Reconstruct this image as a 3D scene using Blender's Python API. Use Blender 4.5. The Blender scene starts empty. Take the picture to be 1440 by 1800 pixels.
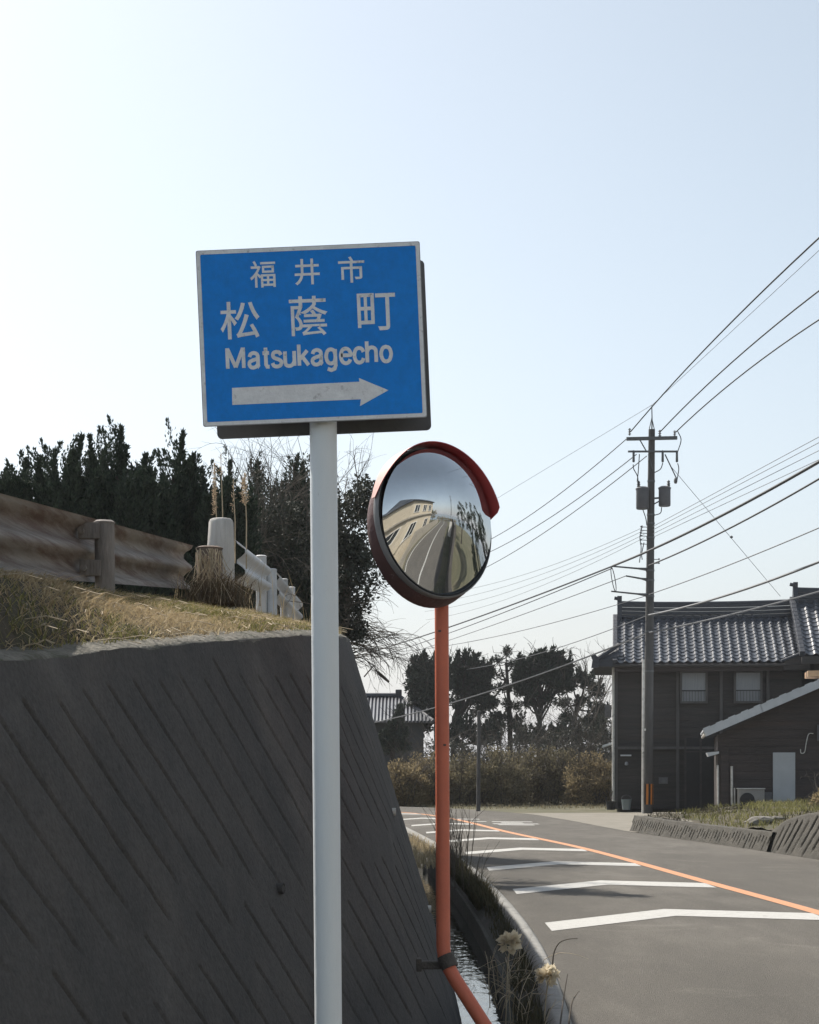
import bpy, bmesh, math, random
import numpy as np
from mathutils import Vector, Matrix

# ------------------------------------------------------------------ camera, sky, sun, exposure
scene = bpy.context.scene
COL = scene.collection
F = 3000.0                      # focal length in photo pixels (1440 wide)
EYE = 1.5
cd = bpy.data.cameras.new('camera'); cam = bpy.data.objects.new('camera', cd); COL.objects.link(cam)
cam.location = (0, 0, EYE); cam.rotation_euler = (math.radians(90), 0, 0)
cd.sensor_fit = 'HORIZONTAL'; cd.sensor_width = 36; cd.lens = 36 * F / 1440
cd.shift_y = (1345 - 900) / 1440.0
cd.clip_start = 0.05; cd.clip_end = 20000
scene.camera = cam

SUN_AZ = math.radians(40)       # to the left of straight ahead
SUN_EL = math.radians(47)
world = bpy.data.worlds.new('World'); scene.world = world; world.use_nodes = True
nt = world.node_tree; bg = nt.nodes['Background']
sky = nt.nodes.new('ShaderNodeTexSky'); sky.sky_type = 'NISHITA'; sky.sun_disc = False
sky.sun_elevation = SUN_EL; sky.sun_rotation = -SUN_AZ
sky.altitude = 0; sky.air_density = 1.0; sky.dust_density = 1.7; sky.ozone_density = 1.6
hs = nt.nodes.new('ShaderNodeHueSaturation'); hs.inputs['Saturation'].default_value = 0.56
hs.inputs['Hue'].default_value = 0.483
nt.links.new(sky.outputs[0], hs.inputs['Color'])
# pale sea haze that thickens towards the horizon, the same all round
geo = nt.nodes.new('ShaderNodeTexCoord'); sep = nt.nodes.new('ShaderNodeSeparateXYZ'); nt.links.new(geo.outputs['Generated'], sep.inputs[0])
ab = nt.nodes.new('ShaderNodeMath'); ab.operation = 'ABSOLUTE'; nt.links.new(sep.outputs['Z'], ab.inputs[0])
om = nt.nodes.new('ShaderNodeMath'); om.operation = 'SUBTRACT'; om.inputs[0].default_value = 1.0; nt.links.new(ab.outputs[0], om.inputs[1])
pw = nt.nodes.new('ShaderNodeMath'); pw.operation = 'POWER'; pw.inputs[1].default_value = 9.0; nt.links.new(om.outputs[0], pw.inputs[0])
sc2 = nt.nodes.new('ShaderNodeMath'); sc2.operation = 'MULTIPLY'; sc2.inputs[1].default_value = 0.85; nt.links.new(pw.outputs[0], sc2.inputs[0])
hz = nt.nodes.new('ShaderNodeMix'); hz.data_type = 'RGBA'; nt.links.new(sc2.outputs[0], hz.inputs[0]); nt.links.new(hs.outputs[0], hz.inputs[6])
hz.inputs[7].default_value = (4.95, 5.0, 5.08, 1); nt.links.new(hz.outputs[2], bg.inputs[0])
bg.inputs[1].default_value = 0.083
sd = bpy.data.lights.new('sun', 'SUN'); sun = bpy.data.objects.new('sun', sd); COL.objects.link(sun)
sd.energy = 3.4; sd.angle = math.radians(0.6); sd.color = (1.0, 0.94, 0.85)
sv = Vector((-math.sin(SUN_AZ) * math.cos(SUN_EL), math.cos(SUN_AZ) * math.cos(SUN_EL), math.sin(SUN_EL)))
sun.rotation_euler = (-sv).to_track_quat('-Z', 'Y').to_euler()
vs = scene.view_settings
vs.view_transform = 'Standard'; vs.look = 'None'; vs.gamma = 1.0; vs.use_curve_mapping = False
vs.exposure = 0.9
scene.cycles.max_bounces = 6; scene.cycles.diffuse_bounces = 3; scene.cycles.glossy_bounces = 3; scene.cycles.transmission_bounces = 3; scene.cycles.volume_bounces = 0; scene.cycles.use_adaptive_sampling = True; scene.cycles.adaptive_threshold = 0.02

rng = np.random.default_rng(7)
random.seed(7)

# ------------------------------------------------------------------ helpers
WLOC = {}
def PX(px, py, ppm):
    """world point seen at photo pixel (px,py) where one metre spans ppm pixels"""
    return np.array([(px - 720) / ppm, F / ppm, EYE + (1345 - py) / ppm])
def PZ(px, py, z):
    Y = (z - EYE) * F / (1345 - py)
    return np.array([(px - 720) / F * Y, Y, z])

def tag(o, label, cat, group=None, kind=None):
    if label: o['label'] = label
    if cat: o['category'] = cat
    if group: o['group'] = group
    if kind: o['kind'] = kind
    return o
def thing(name, label, cat, loc=(0, 0, 0), group=None):
    o = bpy.data.objects.new(name, None); COL.objects.link(o)
    o.empty_display_size = 0.1
    o.location = tuple(float(c) for c in loc); WLOC[o.name] = Vector(o.location)
    return tag(o, label, cat, group)
def link(name, me, mat, parent=None):
    o = bpy.data.objects.new(name, me); COL.objects.link(o)
    if mat is not None and not me.materials: me.materials.append(mat)
    if parent is not None:
        o.parent = parent; WLOC[o.name] = WLOC[parent.name].copy()
    else:
        WLOC[o.name] = Vector((0, 0, 0))
    return o
def place(o, loc):   # top-level mesh: move origin to loc keeping geometry
    loc = Vector([float(c) for c in loc])
    o.data.transform(Matrix.Translation(-loc)); o.location = loc; WLOC[o.name] = loc
    return o

class MB:
    def __init__(s): s.v = []; s.f = []
    def add(s, vs_, fs):
        b = len(s.v); s.v.extend([tuple(map(float, p)) for p in vs_]); s.f.extend([tuple(i + b for i in f) for f in fs]); return s
    def box(s, c, d, R=None, bev=0.0):
        x, y, z = d[0] / 2, d[1] / 2, d[2] / 2
        if bev <= 0:
            P = [(-x, -y, -z), (x, -y, -z), (x, y, -z), (-x, y, -z), (-x, -y, z), (x, -y, z), (x, y, z), (-x, y, z)]
            fs = [(0, 3, 2, 1), (4, 5, 6, 7), (0, 1, 5, 4), (1, 2, 6, 5), (2, 3, 7, 6), (3, 0, 4, 7)]
        else:
            bm = bmesh.new(); bmesh.ops.create_cube(bm, size=1)
            for v in bm.verts: v.co = Vector((v.co.x * 2 * x, v.co.y * 2 * y, v.co.z * 2 * z))
            bmesh.ops.bevel(bm, geom=bm.edges[:], offset=bev, segments=2, affect='EDGES', profile=0.6)
            bm.verts.index_update(); P = [tuple(v.co) for v in bm.verts]; fs = [tuple(v.index for v in f.verts) for f in bm.faces]; bm.free()
        if R is not None: P = [tuple(R @ Vector(p)) for p in P]
        return s.add([(p[0] + c[0], p[1] + c[1], p[2] + c[2]) for p in P], fs)
    def tube(s, pts, r, n=8, caps=True, squash=None):
        pts = [Vector([float(c) for c in p]) for p in pts]; m = len(pts)
        rr = [r] * m if np.isscalar(r) else list(r)
        V = []; up = None
        for i, p in enumerate(pts):
            t = (pts[min(i + 1, m - 1)] - pts[max(i - 1, 0)])
            if t.length < 1e-9: t = Vector((0, 0, 1))
            t.normalize()
            if up is None:
                up = Vector((0, 0, 1)) if abs(t.z) < 0.9 else Vector((1, 0, 0))
            a = t.cross(up)
            if a.length < 1e-6: a = t.orthogonal()
            a.normalize(); b = a.cross(t); up = b
            for k in range(n):
                an = 2 * math.pi * k / n
                V.append(p + (a * math.cos(an) + b * math.sin(an)) * rr[i])
        fs = [(i * n + k, i * n + (k + 1) % n, (i + 1) * n + (k + 1) % n, (i + 1) * n + k) for i in range(m - 1) for k in range(n)]
        if caps:
            fs.append(tuple(range(n - 1, -1, -1))); fs.append(tuple((m - 1) * n + k for k in range(n)))
        return s.add(V, fs)
    def lathe(s, prof, n=16, M=None, caps=True):
        V = []
        for (r, z) in prof:
            for k in range(n):
                a = 2 * math.pi * k / n; V.append(Vector((r * math.cos(a), r * math.sin(a), z)))
        if M is not None: V = [M @ p for p in V]
        m = len(prof)
        fs = [(i * n + k, i * n + (k + 1) % n, (i + 1) * n + (k + 1) % n, (i + 1) * n + k) for i in range(m - 1) for k in range(n)]
        if caps: fs.append(tuple(range(n - 1, -1, -1))); fs.append(tuple((m - 1) * n + k for k in range(n)))
        return s.add(V, fs)
    def prism(s, poly, off):   # poly 3D points (planar), extruded by vector off
        n = len(poly); a = [Vector([float(c) for c in p]) for p in poly]; o = Vector([float(c) for c in off])
        fs = [tuple(range(n - 1, -1, -1)), tuple(range(n, 2 * n))] + [(i, (i + 1) % n, n + (i + 1) % n, n + i) for i in range(n)]
        return s.add(a + [p + o for p in a], fs)
    def build(s, name, mat, parent=None, smooth=False):
        L = WLOC[parent.name] if parent is not None else Vector((0, 0, 0))
        me = bpy.data.meshes.new(name)
        me.from_pydata([(p[0] - L.x, p[1] - L.y, p[2] - L.z) for p in s.v], [], s.f); me.update()
        o = link(name, me, mat, parent)
        if smooth:
            me.polygons.foreach_set('use_smooth', [True] * len(me.polygons))
            try:
                me.set_sharp_from_angle(angle=math.radians(40))
            except Exception: pass
        return o

def fast(name, V, Fq, mat, parent=None, smooth=False):
    """numpy mesh: V (n,3); Fq list of int arrays (m,k)"""
    if parent is not None: V = V - np.array(WLOC[parent.name])
    me = bpy.data.meshes.new(name); me.vertices.add(len(V)); me.vertices.foreach_set('co', np.ascontiguousarray(V, dtype=np.float32).ravel())
    loops = np.concatenate([f.ravel() for f in Fq]).astype(np.int32)
    tot = np.concatenate([np.full(len(f), f.shape[1]) for f in Fq]).astype(np.int32)
    st = np.concatenate([[0], np.cumsum(tot)[:-1]]).astype(np.int32)
    me.loops.add(len(loops)); me.loops.foreach_set('vertex_index', loops)
    me.polygons.add(len(tot)); me.polygons.foreach_set('loop_start', st); me.polygons.foreach_set('loop_total', tot)
    if smooth: me.polygons.foreach_set('use_smooth', np.ones(len(tot), dtype=bool))
    me.update(calc_edges=True)
    return link(name, me, mat, parent)

def grid_faces(nu, nv):
    i = np.arange(nu - 1)[:, None] * nv + np.arange(nv - 1)[None, :]
    i = i.ravel(); return np.stack([i, i + nv, i + nv + 1, i + 1], 1)

def unit(a): return a / (np.linalg.norm(a, axis=-1, keepdims=True) + 1e-9)
def leaves(P, D, L, W):
    n = len(P); R = rng.normal(size=(n, 3)); S = unit(np.cross(D, R))
    N = np.cross(S, D)
    L = np.broadcast_to(L, n)[:, None]; W = np.broadcast_to(W, n)[:, None]
    mid = P + D * L * 0.45 + N * L * 0.06
    V = np.stack([P, mid + S * W / 2, P + D * L, mid - S * W / 2], 1).reshape(-1, 3)
    f = np.arange(n * 4).reshape(n, 4)
    return V, f
def leaf_object(name, P, D, L, W, mat, parent=None):
    V, f = leaves(P, D, L, W); return fast(name, V, [f], mat, parent)
def blades(P, H, W, lean):
    n = len(P); a = rng.uniform(0, 2 * np.pi, n)
    S = np.stack([np.cos(a), np.sin(a), np.zeros(n)], 1) * np.broadcast_to(W, n)[:, None] / 2
    ld = rng.uniform(0, 2 * np.pi, n); lm = np.broadcast_to(lean, n) * rng.uniform(0.2, 1, n) * H
    Ld = np.stack([np.cos(ld) * lm, np.sin(ld) * lm, np.zeros(n)], 1)
    up = np.stack([np.zeros(n), np.zeros(n), H], 1)
    m = P + up * 0.6 + Ld * 0.35; t = P + up * rng.uniform(0.75, 1, n)[:, None] + Ld
    V = np.stack([P - S, P + S, m + S * 0.7, m - S * 0.7, t], 1).reshape(-1, 3)
    b = np.arange(n)[:, None] * 5
    return V, [b + np.array([[0, 1, 2, 3]]), b + np.array([[3, 2, 4]])]

def catmull(P, per=12):
    P = np.array(P, float); Q = np.vstack([2 * P[0] - P[1], P, 2 * P[-1] - P[-2]]); out = []
    for i in range(1, len(Q) - 2):
        for t in np.linspace(0, 1, per, endpoint=False):
            a, b, c, d = Q[i - 1], Q[i], Q[i + 1], Q[i + 2]
            out.append(0.5 * (2 * b + (c - a) * t + (2 * a - 5 * b + 4 * c - d) * t * t + (3 * b - a - 3 * c + d) * t ** 3))
    out.append(P[-1]); return np.array(out)
def resample(C, step):
    d = np.r_[0, np.cumsum(np.linalg.norm(np.diff(C[:, :2], axis=0), axis=1))]
    s = np.arange(0, d[-1], step); return s, np.stack([np.interp(s, d, C[:, k]) for k in range(C.shape[1])], 1)

def vnoise(x, y, seed=0):
    """cheap smooth value noise"""
    r = np.random.default_rng(seed).random((64, 64))
    xi = np.floor(x).astype(int); yi = np.floor(y).astype(int); fx = x - xi; fy = y - yi
    fx = fx * fx * (3 - 2 * fx); fy = fy * fy * (3 - 2 * fy)
    g = lambda a, b: r[a % 64, b % 64]
    return (g(xi, yi) * (1 - fx) + g(xi + 1, yi) * fx) * (1 - fy) + (g(xi, yi + 1) * (1 - fx) + g(xi + 1, yi + 1) * fx) * fy
def fbm(x, y, seed=0, o=4):
    s = 0; a = 0.5; t = 0
    for k in range(o): s = s + a * vnoise(x * 2 ** k, y * 2 ** k, seed + k); t += a; a *= 0.5
    return s / t

# ------------------------------------------------------------------ materials
MATS = {}
def mat(name, c1, c2=None, rough=0.8, scale=6.0, bump=0.0, bscale=40.0, metal=0.0, spec=0.4, stretch=(1, 1, 1), c3=None, s3=1.5, t3=(0.55, 0.7), island=False, trans=0.0, coord='Object', speck=0.0):
    if name in MATS: return MATS[name]
    m = bpy.data.materials.new(name); m.use_nodes = True; n = m.node_tree.nodes; l = m.node_tree.links
    b = n['Principled BSDF']; b.inputs['Roughness'].default_value = rough; b.inputs['Metallic'].default_value = metal
    b.inputs['Specular IOR Level'].default_value = spec
    c2 = c2 or tuple(x * 0.75 for x in c1)
    tc = n.new('ShaderNodeTexCoord'); mp = n.new('ShaderNodeMapping'); mp.inputs['Scale'].default_value = stretch
    l.new(tc.outputs[coord], mp.inputs[0])
    nz = n.new('ShaderNodeTexNoise'); nz.inputs['Scale'].default_value = scale; nz.inputs['Detail'].default_value = 8; nz.inputs['Roughness'].default_value = 0.65
    l.new(mp.outputs[0], nz.inputs['Vector'])
    rp = n.new('ShaderNodeValToRGB'); rp.color_ramp.elements[0].position = 0.32; rp.color_ramp.elements[1].position = 0.68
    rp.color_ramp.elements[0].color = (*c2, 1); rp.color_ramp.elements[1].color = (*c1, 1)
    if island:
        g = n.new('ShaderNodeNewGeometry'); ad = n.new('ShaderNodeMath'); ad.operation = 'MULTIPLY_ADD'
        ad.inputs[1].default_value = 0.6; l.new(g.outputs['Random Per Island'], ad.inputs[0])
        mu = n.new('ShaderNodeMath'); mu.operation = 'MULTIPLY'; mu.inputs[1].default_value = 0.45; l.new(nz.outputs[0], mu.inputs[0])
        l.new(mu.outputs[0], ad.inputs[2]); l.new(ad.outputs[0], rp.inputs[0])
        rp.color_ramp.elements[0].position = 0.15; rp.color_ramp.elements[1].position = 0.85
    else:
        l.new(nz.outputs[0], rp.inputs[0])
    out = rp.outputs[0]
    if c3:
        n3 = n.new('ShaderNodeTexNoise'); n3.inputs['Scale'].default_value = s3; n3.inputs['Detail'].default_value = 10; n3.inputs['Roughness'].default_value = 0.7
        l.new(mp.outputs[0], n3.inputs['Vector'])
        mr = n.new('ShaderNodeMapRange'); mr.inputs[1].default_value = t3[0]; mr.inputs[2].default_value = t3[1]; l.new(n3.outputs[0], mr.inputs[0])
        mx = n.new('ShaderNodeMix'); mx.data_type = 'RGBA'; l.new(mr.outputs[0], mx.inputs[0]); l.new(out, mx.inputs[6]); mx.inputs[7].default_value = (*c3, 1)
        out = mx.outputs[2]
    if speck > 0:
        ns = n.new('ShaderNodeTexNoise'); ns.inputs['Scale'].default_value = 38; ns.inputs['Detail'].default_value = 5; ns.inputs['Roughness'].default_value = .8; l.new(tc.outputs[coord], ns.inputs['Vector'])
        m1 = n.new('ShaderNodeMapRange'); m1.inputs[1].default_value = .3; m1.inputs[2].default_value = .7; m1.inputs[3].default_value = 1 - speck; m1.inputs[4].default_value = 1 + speck; l.new(ns.outputs[0], m1.inputs[0])
        n5 = n.new('ShaderNodeTexNoise'); n5.inputs['Scale'].default_value = .9; n5.inputs['Detail'].default_value = 9; n5.inputs['Distortion'].default_value = 1.2; l.new(tc.outputs[coord], n5.inputs['Vector'])
        m5 = n.new('ShaderNodeMapRange'); m5.inputs[1].default_value = .60; m5.inputs[2].default_value = .74; m5.inputs[3].default_value = 1.0; m5.inputs[4].default_value = 1.35; l.new(n5.outputs[0], m5.inputs[0])
        mm = n.new('ShaderNodeMath'); mm.operation = 'MULTIPLY'; l.new(m1.outputs[0], mm.inputs[0]); l.new(m5.outputs[0], mm.inputs[1])
        vm = n.new('ShaderNodeVectorMath'); vm.operation = 'SCALE'; l.new(out, vm.inputs[0]); l.new(mm.outputs[0], vm.inputs['Scale']); out = vm.outputs[0]
    l.new(out, b.inputs['Base Color'])
    if bump > 0:
        nb = n.new('ShaderNodeTexNoise'); nb.inputs['Scale'].default_value = bscale; nb.inputs['Detail'].default_value = 6
        l.new(mp.outputs[0], nb.inputs['Vector'])
        bp = n.new('ShaderNodeBump'); bp.inputs['Strength'].default_value = bump; bp.inputs['Distance'].default_value = 0.02
        l.new(nb.outputs[0], bp.inputs['Height']); l.new(bp.outputs[0], b.inputs['Normal'])
    if trans > 0:
        tr = n.new('ShaderNodeBsdfTranslucent'); l.new(out, tr.inputs['Color']); ms = n.new('ShaderNodeMixShader'); ms.inputs[0].default_value = trans
        l.new(b.outputs[0], ms.inputs[1]); l.new(tr.outputs[0], ms.inputs[2]); l.new(ms.outputs[0], n['Material Output'].inputs[0])
    MATS[name] = m; return m

M_asphalt = mat('asphalt', (0.118, 0.108, 0.093), (0.090, 0.083, 0.072), 0.9, 1.1, 0.6, 150, c3=(0.165, 0.152, 0.132), s3=0.5, t3=(0.48, 0.72), spec=0.25, stretch=(1, .3, 1), speck=.35)
M_asphalt2 = mat('asphalt_side_road', (0.13, 0.12, 0.105), (0.10, 0.094, 0.085), 0.9, 1.5, 0.4, 200, spec=0.25)
M_white = mat('road_paint_white', (0.52, 0.51, 0.48), (0.42, 0.41, 0.385), 0.7, 14, 0.3, 120, c3=(0.26, 0.25, 0.225), s3=7, t3=(0.56, 0.70))
M_orange_line = mat('road_paint_orange', (0.60, 0.29, 0.15), (0.52, 0.25, 0.13), 0.7, 14, 0.3, 120, c3=(0.33, 0.19, 0.11), s3=9, t3=(0.6, 0.75))
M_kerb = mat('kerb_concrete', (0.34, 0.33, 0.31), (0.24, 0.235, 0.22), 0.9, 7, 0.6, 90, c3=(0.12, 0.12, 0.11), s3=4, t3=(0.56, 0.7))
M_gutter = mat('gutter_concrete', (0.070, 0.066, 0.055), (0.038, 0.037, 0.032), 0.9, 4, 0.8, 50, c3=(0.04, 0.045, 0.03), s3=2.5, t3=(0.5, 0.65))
M_soil = mat('soil', (0.12, 0.10, 0.07), (0.06, 0.052, 0.038), 1.0, 5, 1.0, 30, c3=(0.07, 0.08, 0.035), s3=2, t3=(0.5, 0.7))
M_ground = mat('ground_soil_grass', (0.13, 0.12, 0.075), (0.08, 0.08, 0.045), 1.0, 0.6, 0.8, 8, c3=(0.17, 0.145, 0.10), s3=0.3, t3=(0.5, 0.7))
M_apron = mat('pale_concrete_apron', (0.25, 0.228, 0.19), (0.19, 0.175, 0.145), 0.95, 1.3, 0.5, 60)
M_wall = mat('weathered_dark_concrete', (0.125, 0.112, 0.102), (0.075, 0.072, 0.070), 0.92, 1.3, 0.45, 70, c3=(0.062, 0.061, 0.060), s3=1.0, t3=(0.45, 0.72), stretch=(1, 1, 0.6), spec=0.25, speck=.22)
M_coping = mat('coping_concrete', (0.24, 0.222, 0.185), (0.12, 0.112, 0.09), 0.95, 9, 1.0, 40, c3=(0.07, 0.075, 0.045), s3=5, t3=(0.52, 0.66))
M_stonewall = mat('low_wall_concrete', (0.105, 0.097, 0.082), (0.066, 0.061, 0.052), 0.95, 3, 0.9, 40, c3=(0.07, 0.068, 0.058), s3=2.2, t3=(0.52, 0.7))
M_drygrass = mat('dry_grass', (0.62, 0.51, 0.33), (0.33, 0.25, 0.145), 0.9, 3.5, island=True, trans=0.25, spec=0.2)
M_green = mat('green_grass', (0.30, 0.28, 0.11), (0.14, 0.14, 0.055), 0.9, 3, island=True, trans=0.25, spec=0.2)
M_darkgrass = mat('dark_weeds', (0.11, 0.095, 0.055), (0.05, 0.05, 0.03), 0.9, 3, island=True, trans=0.15, spec=0.2)
M_twig = mat('twig_bark', (0.15, 0.128, 0.105), (0.08, 0.07, 0.058), 0.95, 8)
M_paletwig = mat('pale_dry_stalk', (0.50, 0.42, 0.30), (0.30, 0.24, 0.16), 0.9, 12)
M_bark = mat('dark_bark', (0.07, 0.06, 0.05), (0.035, 0.03, 0.026), 0.95, 8, 0.9, 30, stretch=(1, 1, 0.3))
M_conifer = mat('conifer_foliage', (0.070, 0.095, 0.062), (0.030, 0.044, 0.034), 0.85, 1.2, island=True, trans=0.08, spec=0.2)
M_vine = mat('dark_evergreen_leaf', (0.085, 0.090, 0.066), (0.038, 0.044, 0.036), 0.7, 2, island=True, trans=0.08, spec=0.3)
M_pine = mat('pine_foliage', (0.066, 0.080, 0.058), (0.032, 0.042, 0.034), 0.85, 1, island=True, trans=0.06, spec=0.2)
M_thicket = mat('dry_thicket_leaf', (0.30, 0.26, 0.165), (0.14, 0.125, 0.08), 0.95, 0.5, island=True, trans=0.3, spec=0.15)
M_golden = mat('golden_dry_leaf', (0.36, 0.29, 0.17), (0.19, 0.155, 0.095), 0.95, 0.7, island=True, trans=0.4, spec=0.15)
M_plume = mat('pampas_plume', (0.62, 0.50, 0.36), (0.45, 0.34, 0.23), 0.95, 9, island=True, trans=0.3)
M_blue = mat('sign_blue', (0.0025, 0.25, 0.80), (0.002, 0.22, 0.72), 0.55, 5, 0.08, 250, spec=0.35, speck=.12)
M_signwhite = mat('sign_reflective_white', (0.86, 0.87, 0.88), (0.74, 0.74, 0.76), 0.6, 18, 0.12, 180, c3=(0.34, 0.33, 0.34), s3=40, t3=(0.58, 0.72), speck=.10)
M_signback = mat('sign_back_grey', (0.16, 0.16, 0.165), (0.10, 0.10, 0.105), 0.6, 6, 0.1, 60, metal=0.3)
M_signedge = mat('sign_edge_aluminium', (0.40, 0.40, 0.41), (0.28, 0.28, 0.29), 0.5, 8, metal=0.5)
M_pole = mat('grey_painted_pole', (0.82, 0.86, 0.88), (0.76, 0.80, 0.82), 0.45, 3, 0.08, 60, c3=(0.34, 0.33, 0.31), s3=9, t3=(0.64, 0.72), stretch=(1, 1, .4))
M_morange = mat('mirror_orange_paint', (0.74, 0.20, 0.11), (0.62, 0.165, 0.095), 0.5, 4, 0.12, 50, c3=(0.14, 0.05, 0.03), s3=26, t3=(0.70, 0.76))
M_hood = mat('faded_red_hood', (0.66, 0.105, 0.10), (0.52, 0.075, 0.085), 0.3, 4, 0.05, 40, trans=0.3)
M_housing = mat('rusty_red_housing', (0.13, 0.062, 0.058), (0.085, 0.05, 0.05), 0.6, 5, 0.3, 40, c3=(0.30, 0.24, 0.22), s3=6, t3=(0.6, 0.66))
M_rim = mat('grey_rubber_rim', (0.27, 0.27, 0.27), (0.20, 0.20, 0.20), 0.55, 6)
M_black = mat('black_rubber', (0.02, 0.02, 0.02), (0.012, 0.012, 0.012), 0.6, 6)
M_mirror = mat('mirror_glass', (0.70, 0.72, 0.73), (0.64, 0.655, 0.66), 0.02, 9, metal=0.96)
M_clamp = mat('rusty_clamp', (0.12, 0.105, 0.09), (0.075, 0.066, 0.058), 0.85, 20, 0.5, 80)
M_rust = mat('rusty_guardrail', (0.31, 0.275, 0.235), (0.20, 0.17, 0.145), 0.7, 6.0, 0.25, 90, c3=(0.125, 0.075, 0.055), s3=2.6, t3=(0.46, 0.60), stretch=(1, 0.22, 4.5), metal=0.1)
M_gpost = mat('weathered_grey_post', (0.30, 0.275, 0.25), (0.18, 0.16, 0.145), 0.85, 10, 0.5, 60, stretch=(1, 1, 0.25), c3=(0.10, 0.075, 0.06), s3=5, t3=(0.55, 0.7))
M_whiterail = mat('white_guardrail_paint', (0.62, 0.62, 0.62), (0.48, 0.48, 0.48), 0.6, 4, 0.1, 50, c3=(0.16, 0.13, 0.11), s3=12, t3=(0.66, 0.72))
M_wpost = mat('bleached_wood_post', (0.60, 0.58, 0.55), (0.42, 0.40, 0.37), 0.9, 16, 0.8, 40, stretch=(1, 1, 0.12), c3=(0.18, 0.16, 0.14), s3=14, t3=(0.62, 0.7))
M_concpole = mat('concrete_utility_pole', (0.105, 0.102, 0.10), (0.075, 0.073, 0.071), 0.9, 5, 0.3, 40, stretch=(1, 1, 0.3))
M_steel = mat('galvanised_steel_dark', (0.17, 0.175, 0.18), (0.11, 0.115, 0.12), 0.6, 10, metal=0.4)
M_trafo = mat('grey_transformer_paint', (0.13, 0.13, 0.14), (0.10, 0.10, 0.108), 0.5, 5)
M_porcelain = mat('porcelain', (0.35, 0.35, 0.36), (0.25, 0.25, 0.26), 0.3, 6)
M_wire = mat('black_cable', (0.05, 0.052, 0.056), (0.035, 0.036, 0.04), 0.6, 4)
M_wirepale = mat('grey_cable', (0.17, 0.175, 0.19), (0.12, 0.125, 0.13), 0.6, 4)
M_yellow = mat('pole_guard_yellow', (0.62, 0.22, 0.03), (0.5, 0.17, 0.03), 0.6, 6)
M_pvc = mat('white_pvc', (0.75, 0.73, 0.68), (0.5, 0.48, 0.44), 0.6, 7, c3=(0.2, 0.19, 0.17), s3=5, t3=(0.58, 0.7))
M_wood = mat('charred_wood_board', (0.074, 0.066, 0.061), (0.042, 0.040, 0.039), 0.85, 5, 0.6, 40, stretch=(0.12, 1, 1.6), c3=(0.075, 0.058, 0.05), s3=2.2, t3=(0.55, 0.75))
M_beam = mat('grey_timber', (0.125, 0.12, 0.115), (0.08, 0.078, 0.075), 0.85, 6, 0.4, 40, stretch=(1, 1, .2))
M_wood2 = mat('brown_wood_board', (0.078, 0.063, 0.058), (0.046, 0.040, 0.038), 0.85, 5, 0.6, 40, stretch=(0.12, 1, 1.6), c3=(0.085, 0.06, 0.05), s3=2.2, t3=(0.55, 0.75))
M_tile = mat('glazed_grey_roof_tile', (0.085, 0.095, 0.115), (0.045, 0.052, 0.066), 0.30, 7, 0.15, 30, spec=0.6, coord='Generated', c3=(0.14, 0.145, 0.15), s3=3, t3=(0.5, 0.75))
M_ridge = mat('dark_ridge_tile', (0.060, 0.066, 0.080), (0.035, 0.038, 0.046), 0.5, 6, 0.3, 20, stretch=(1, 1, 6))
M_metalroof = mat('pale_metal_roof', (0.62, 0.64, 0.66), (0.50, 0.52, 0.54), 0.4, 2, 0.1, 30, metal=0.2)
M_curtain = mat('pale_window_curtain', (0.28, 0.295, 0.31), (0.20, 0.215, 0.23), 0.35, 3, spec=0.5, stretch=(14, 1, 0.5))
M_darkdoor = mat('dark_door_recess', (0.018, 0.019, 0.021), (0.012, 0.012, 0.013), 0.5, 4)
M_greydoor = mat('grey_metal_door', (0.50, 0.52, 0.53), (0.44, 0.46, 0.47), 0.5, 3, 0.05, 20)
M_acwhite = mat('ac_cream_plastic', (0.36, 0.34, 0.31), (0.28, 0.265, 0.245), 0.5, 5)
M_stucco = mat('beige_stucco', (0.52, 0.45, 0.345), (0.46, 0.40, 0.30), 0.9, 3, 0.3, 60)
M_block = mat('concrete_block_wall', (0.36, 0.33, 0.27), (0.28, 0.25, 0.21), 0.9, 3, 0.5, 30)
M_glass = mat('dark_window_glass', (0.03, 0.035, 0.04), (0.02, 0.024, 0.028), 0.08, 2, spec=0.8)
M_sea = mat('sea_water', (0.035, 0.075, 0.10), (0.025, 0.06, 0.085), 0.18, 0.02, 0.5, 0.6, spec=0.5)
M_pot = mat('dark_plant_pot', (0.03, 0.03, 0.03), (0.02, 0.02, 0.02), 0.6, 5)
M_pail = mat('pale_plastic_pail', (0.35, 0.40, 0.42), (0.28, 0.32, 0.34), 0.5, 5)
M_rock = mat('grey_rock', (0.24, 0.225, 0.20), (0.13, 0.12, 0.105), 0.95, 6, 0.9, 20)
# water of the gutter
def water_mat():
    m = bpy.data.materials.new('gutter_water'); m.use_nodes = True; n = m.node_tree.nodes; l = m.node_tree.links
    b = n['Principled BSDF']; b.inputs['Base Color'].default_value = (0.02, 0.022, 0.02, 1); b.inputs['Roughness'].default_value = 0.04
    b.inputs['Specular IOR Level'].default_value = 1.0; b.inputs['IOR'].default_value = 1.6
    tc = n.new('ShaderNodeTexCoord'); mp = n.new('ShaderNodeMapping'); mp.inputs['Scale'].default_value = (3.0, 1.2, 1); l.new(tc.outputs['Object'], mp.inputs[0])
    nz = n.new('ShaderNodeTexNoise'); nz.inputs['Scale'].default_value = 3; nz.inputs['Detail'].default_value = 2; l.new(mp.outputs[0], nz.inputs['Vector'])
    bp = n.new('ShaderNodeBump'); bp.inputs['Strength'].default_value = 0.16; bp.inputs['Distance'].default_value = 0.03
    l.new(nz.outputs[0], bp.inputs['Height']); l.new(bp.outputs[0], b.inputs['Normal']); return m
M_water = water_mat()

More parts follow.
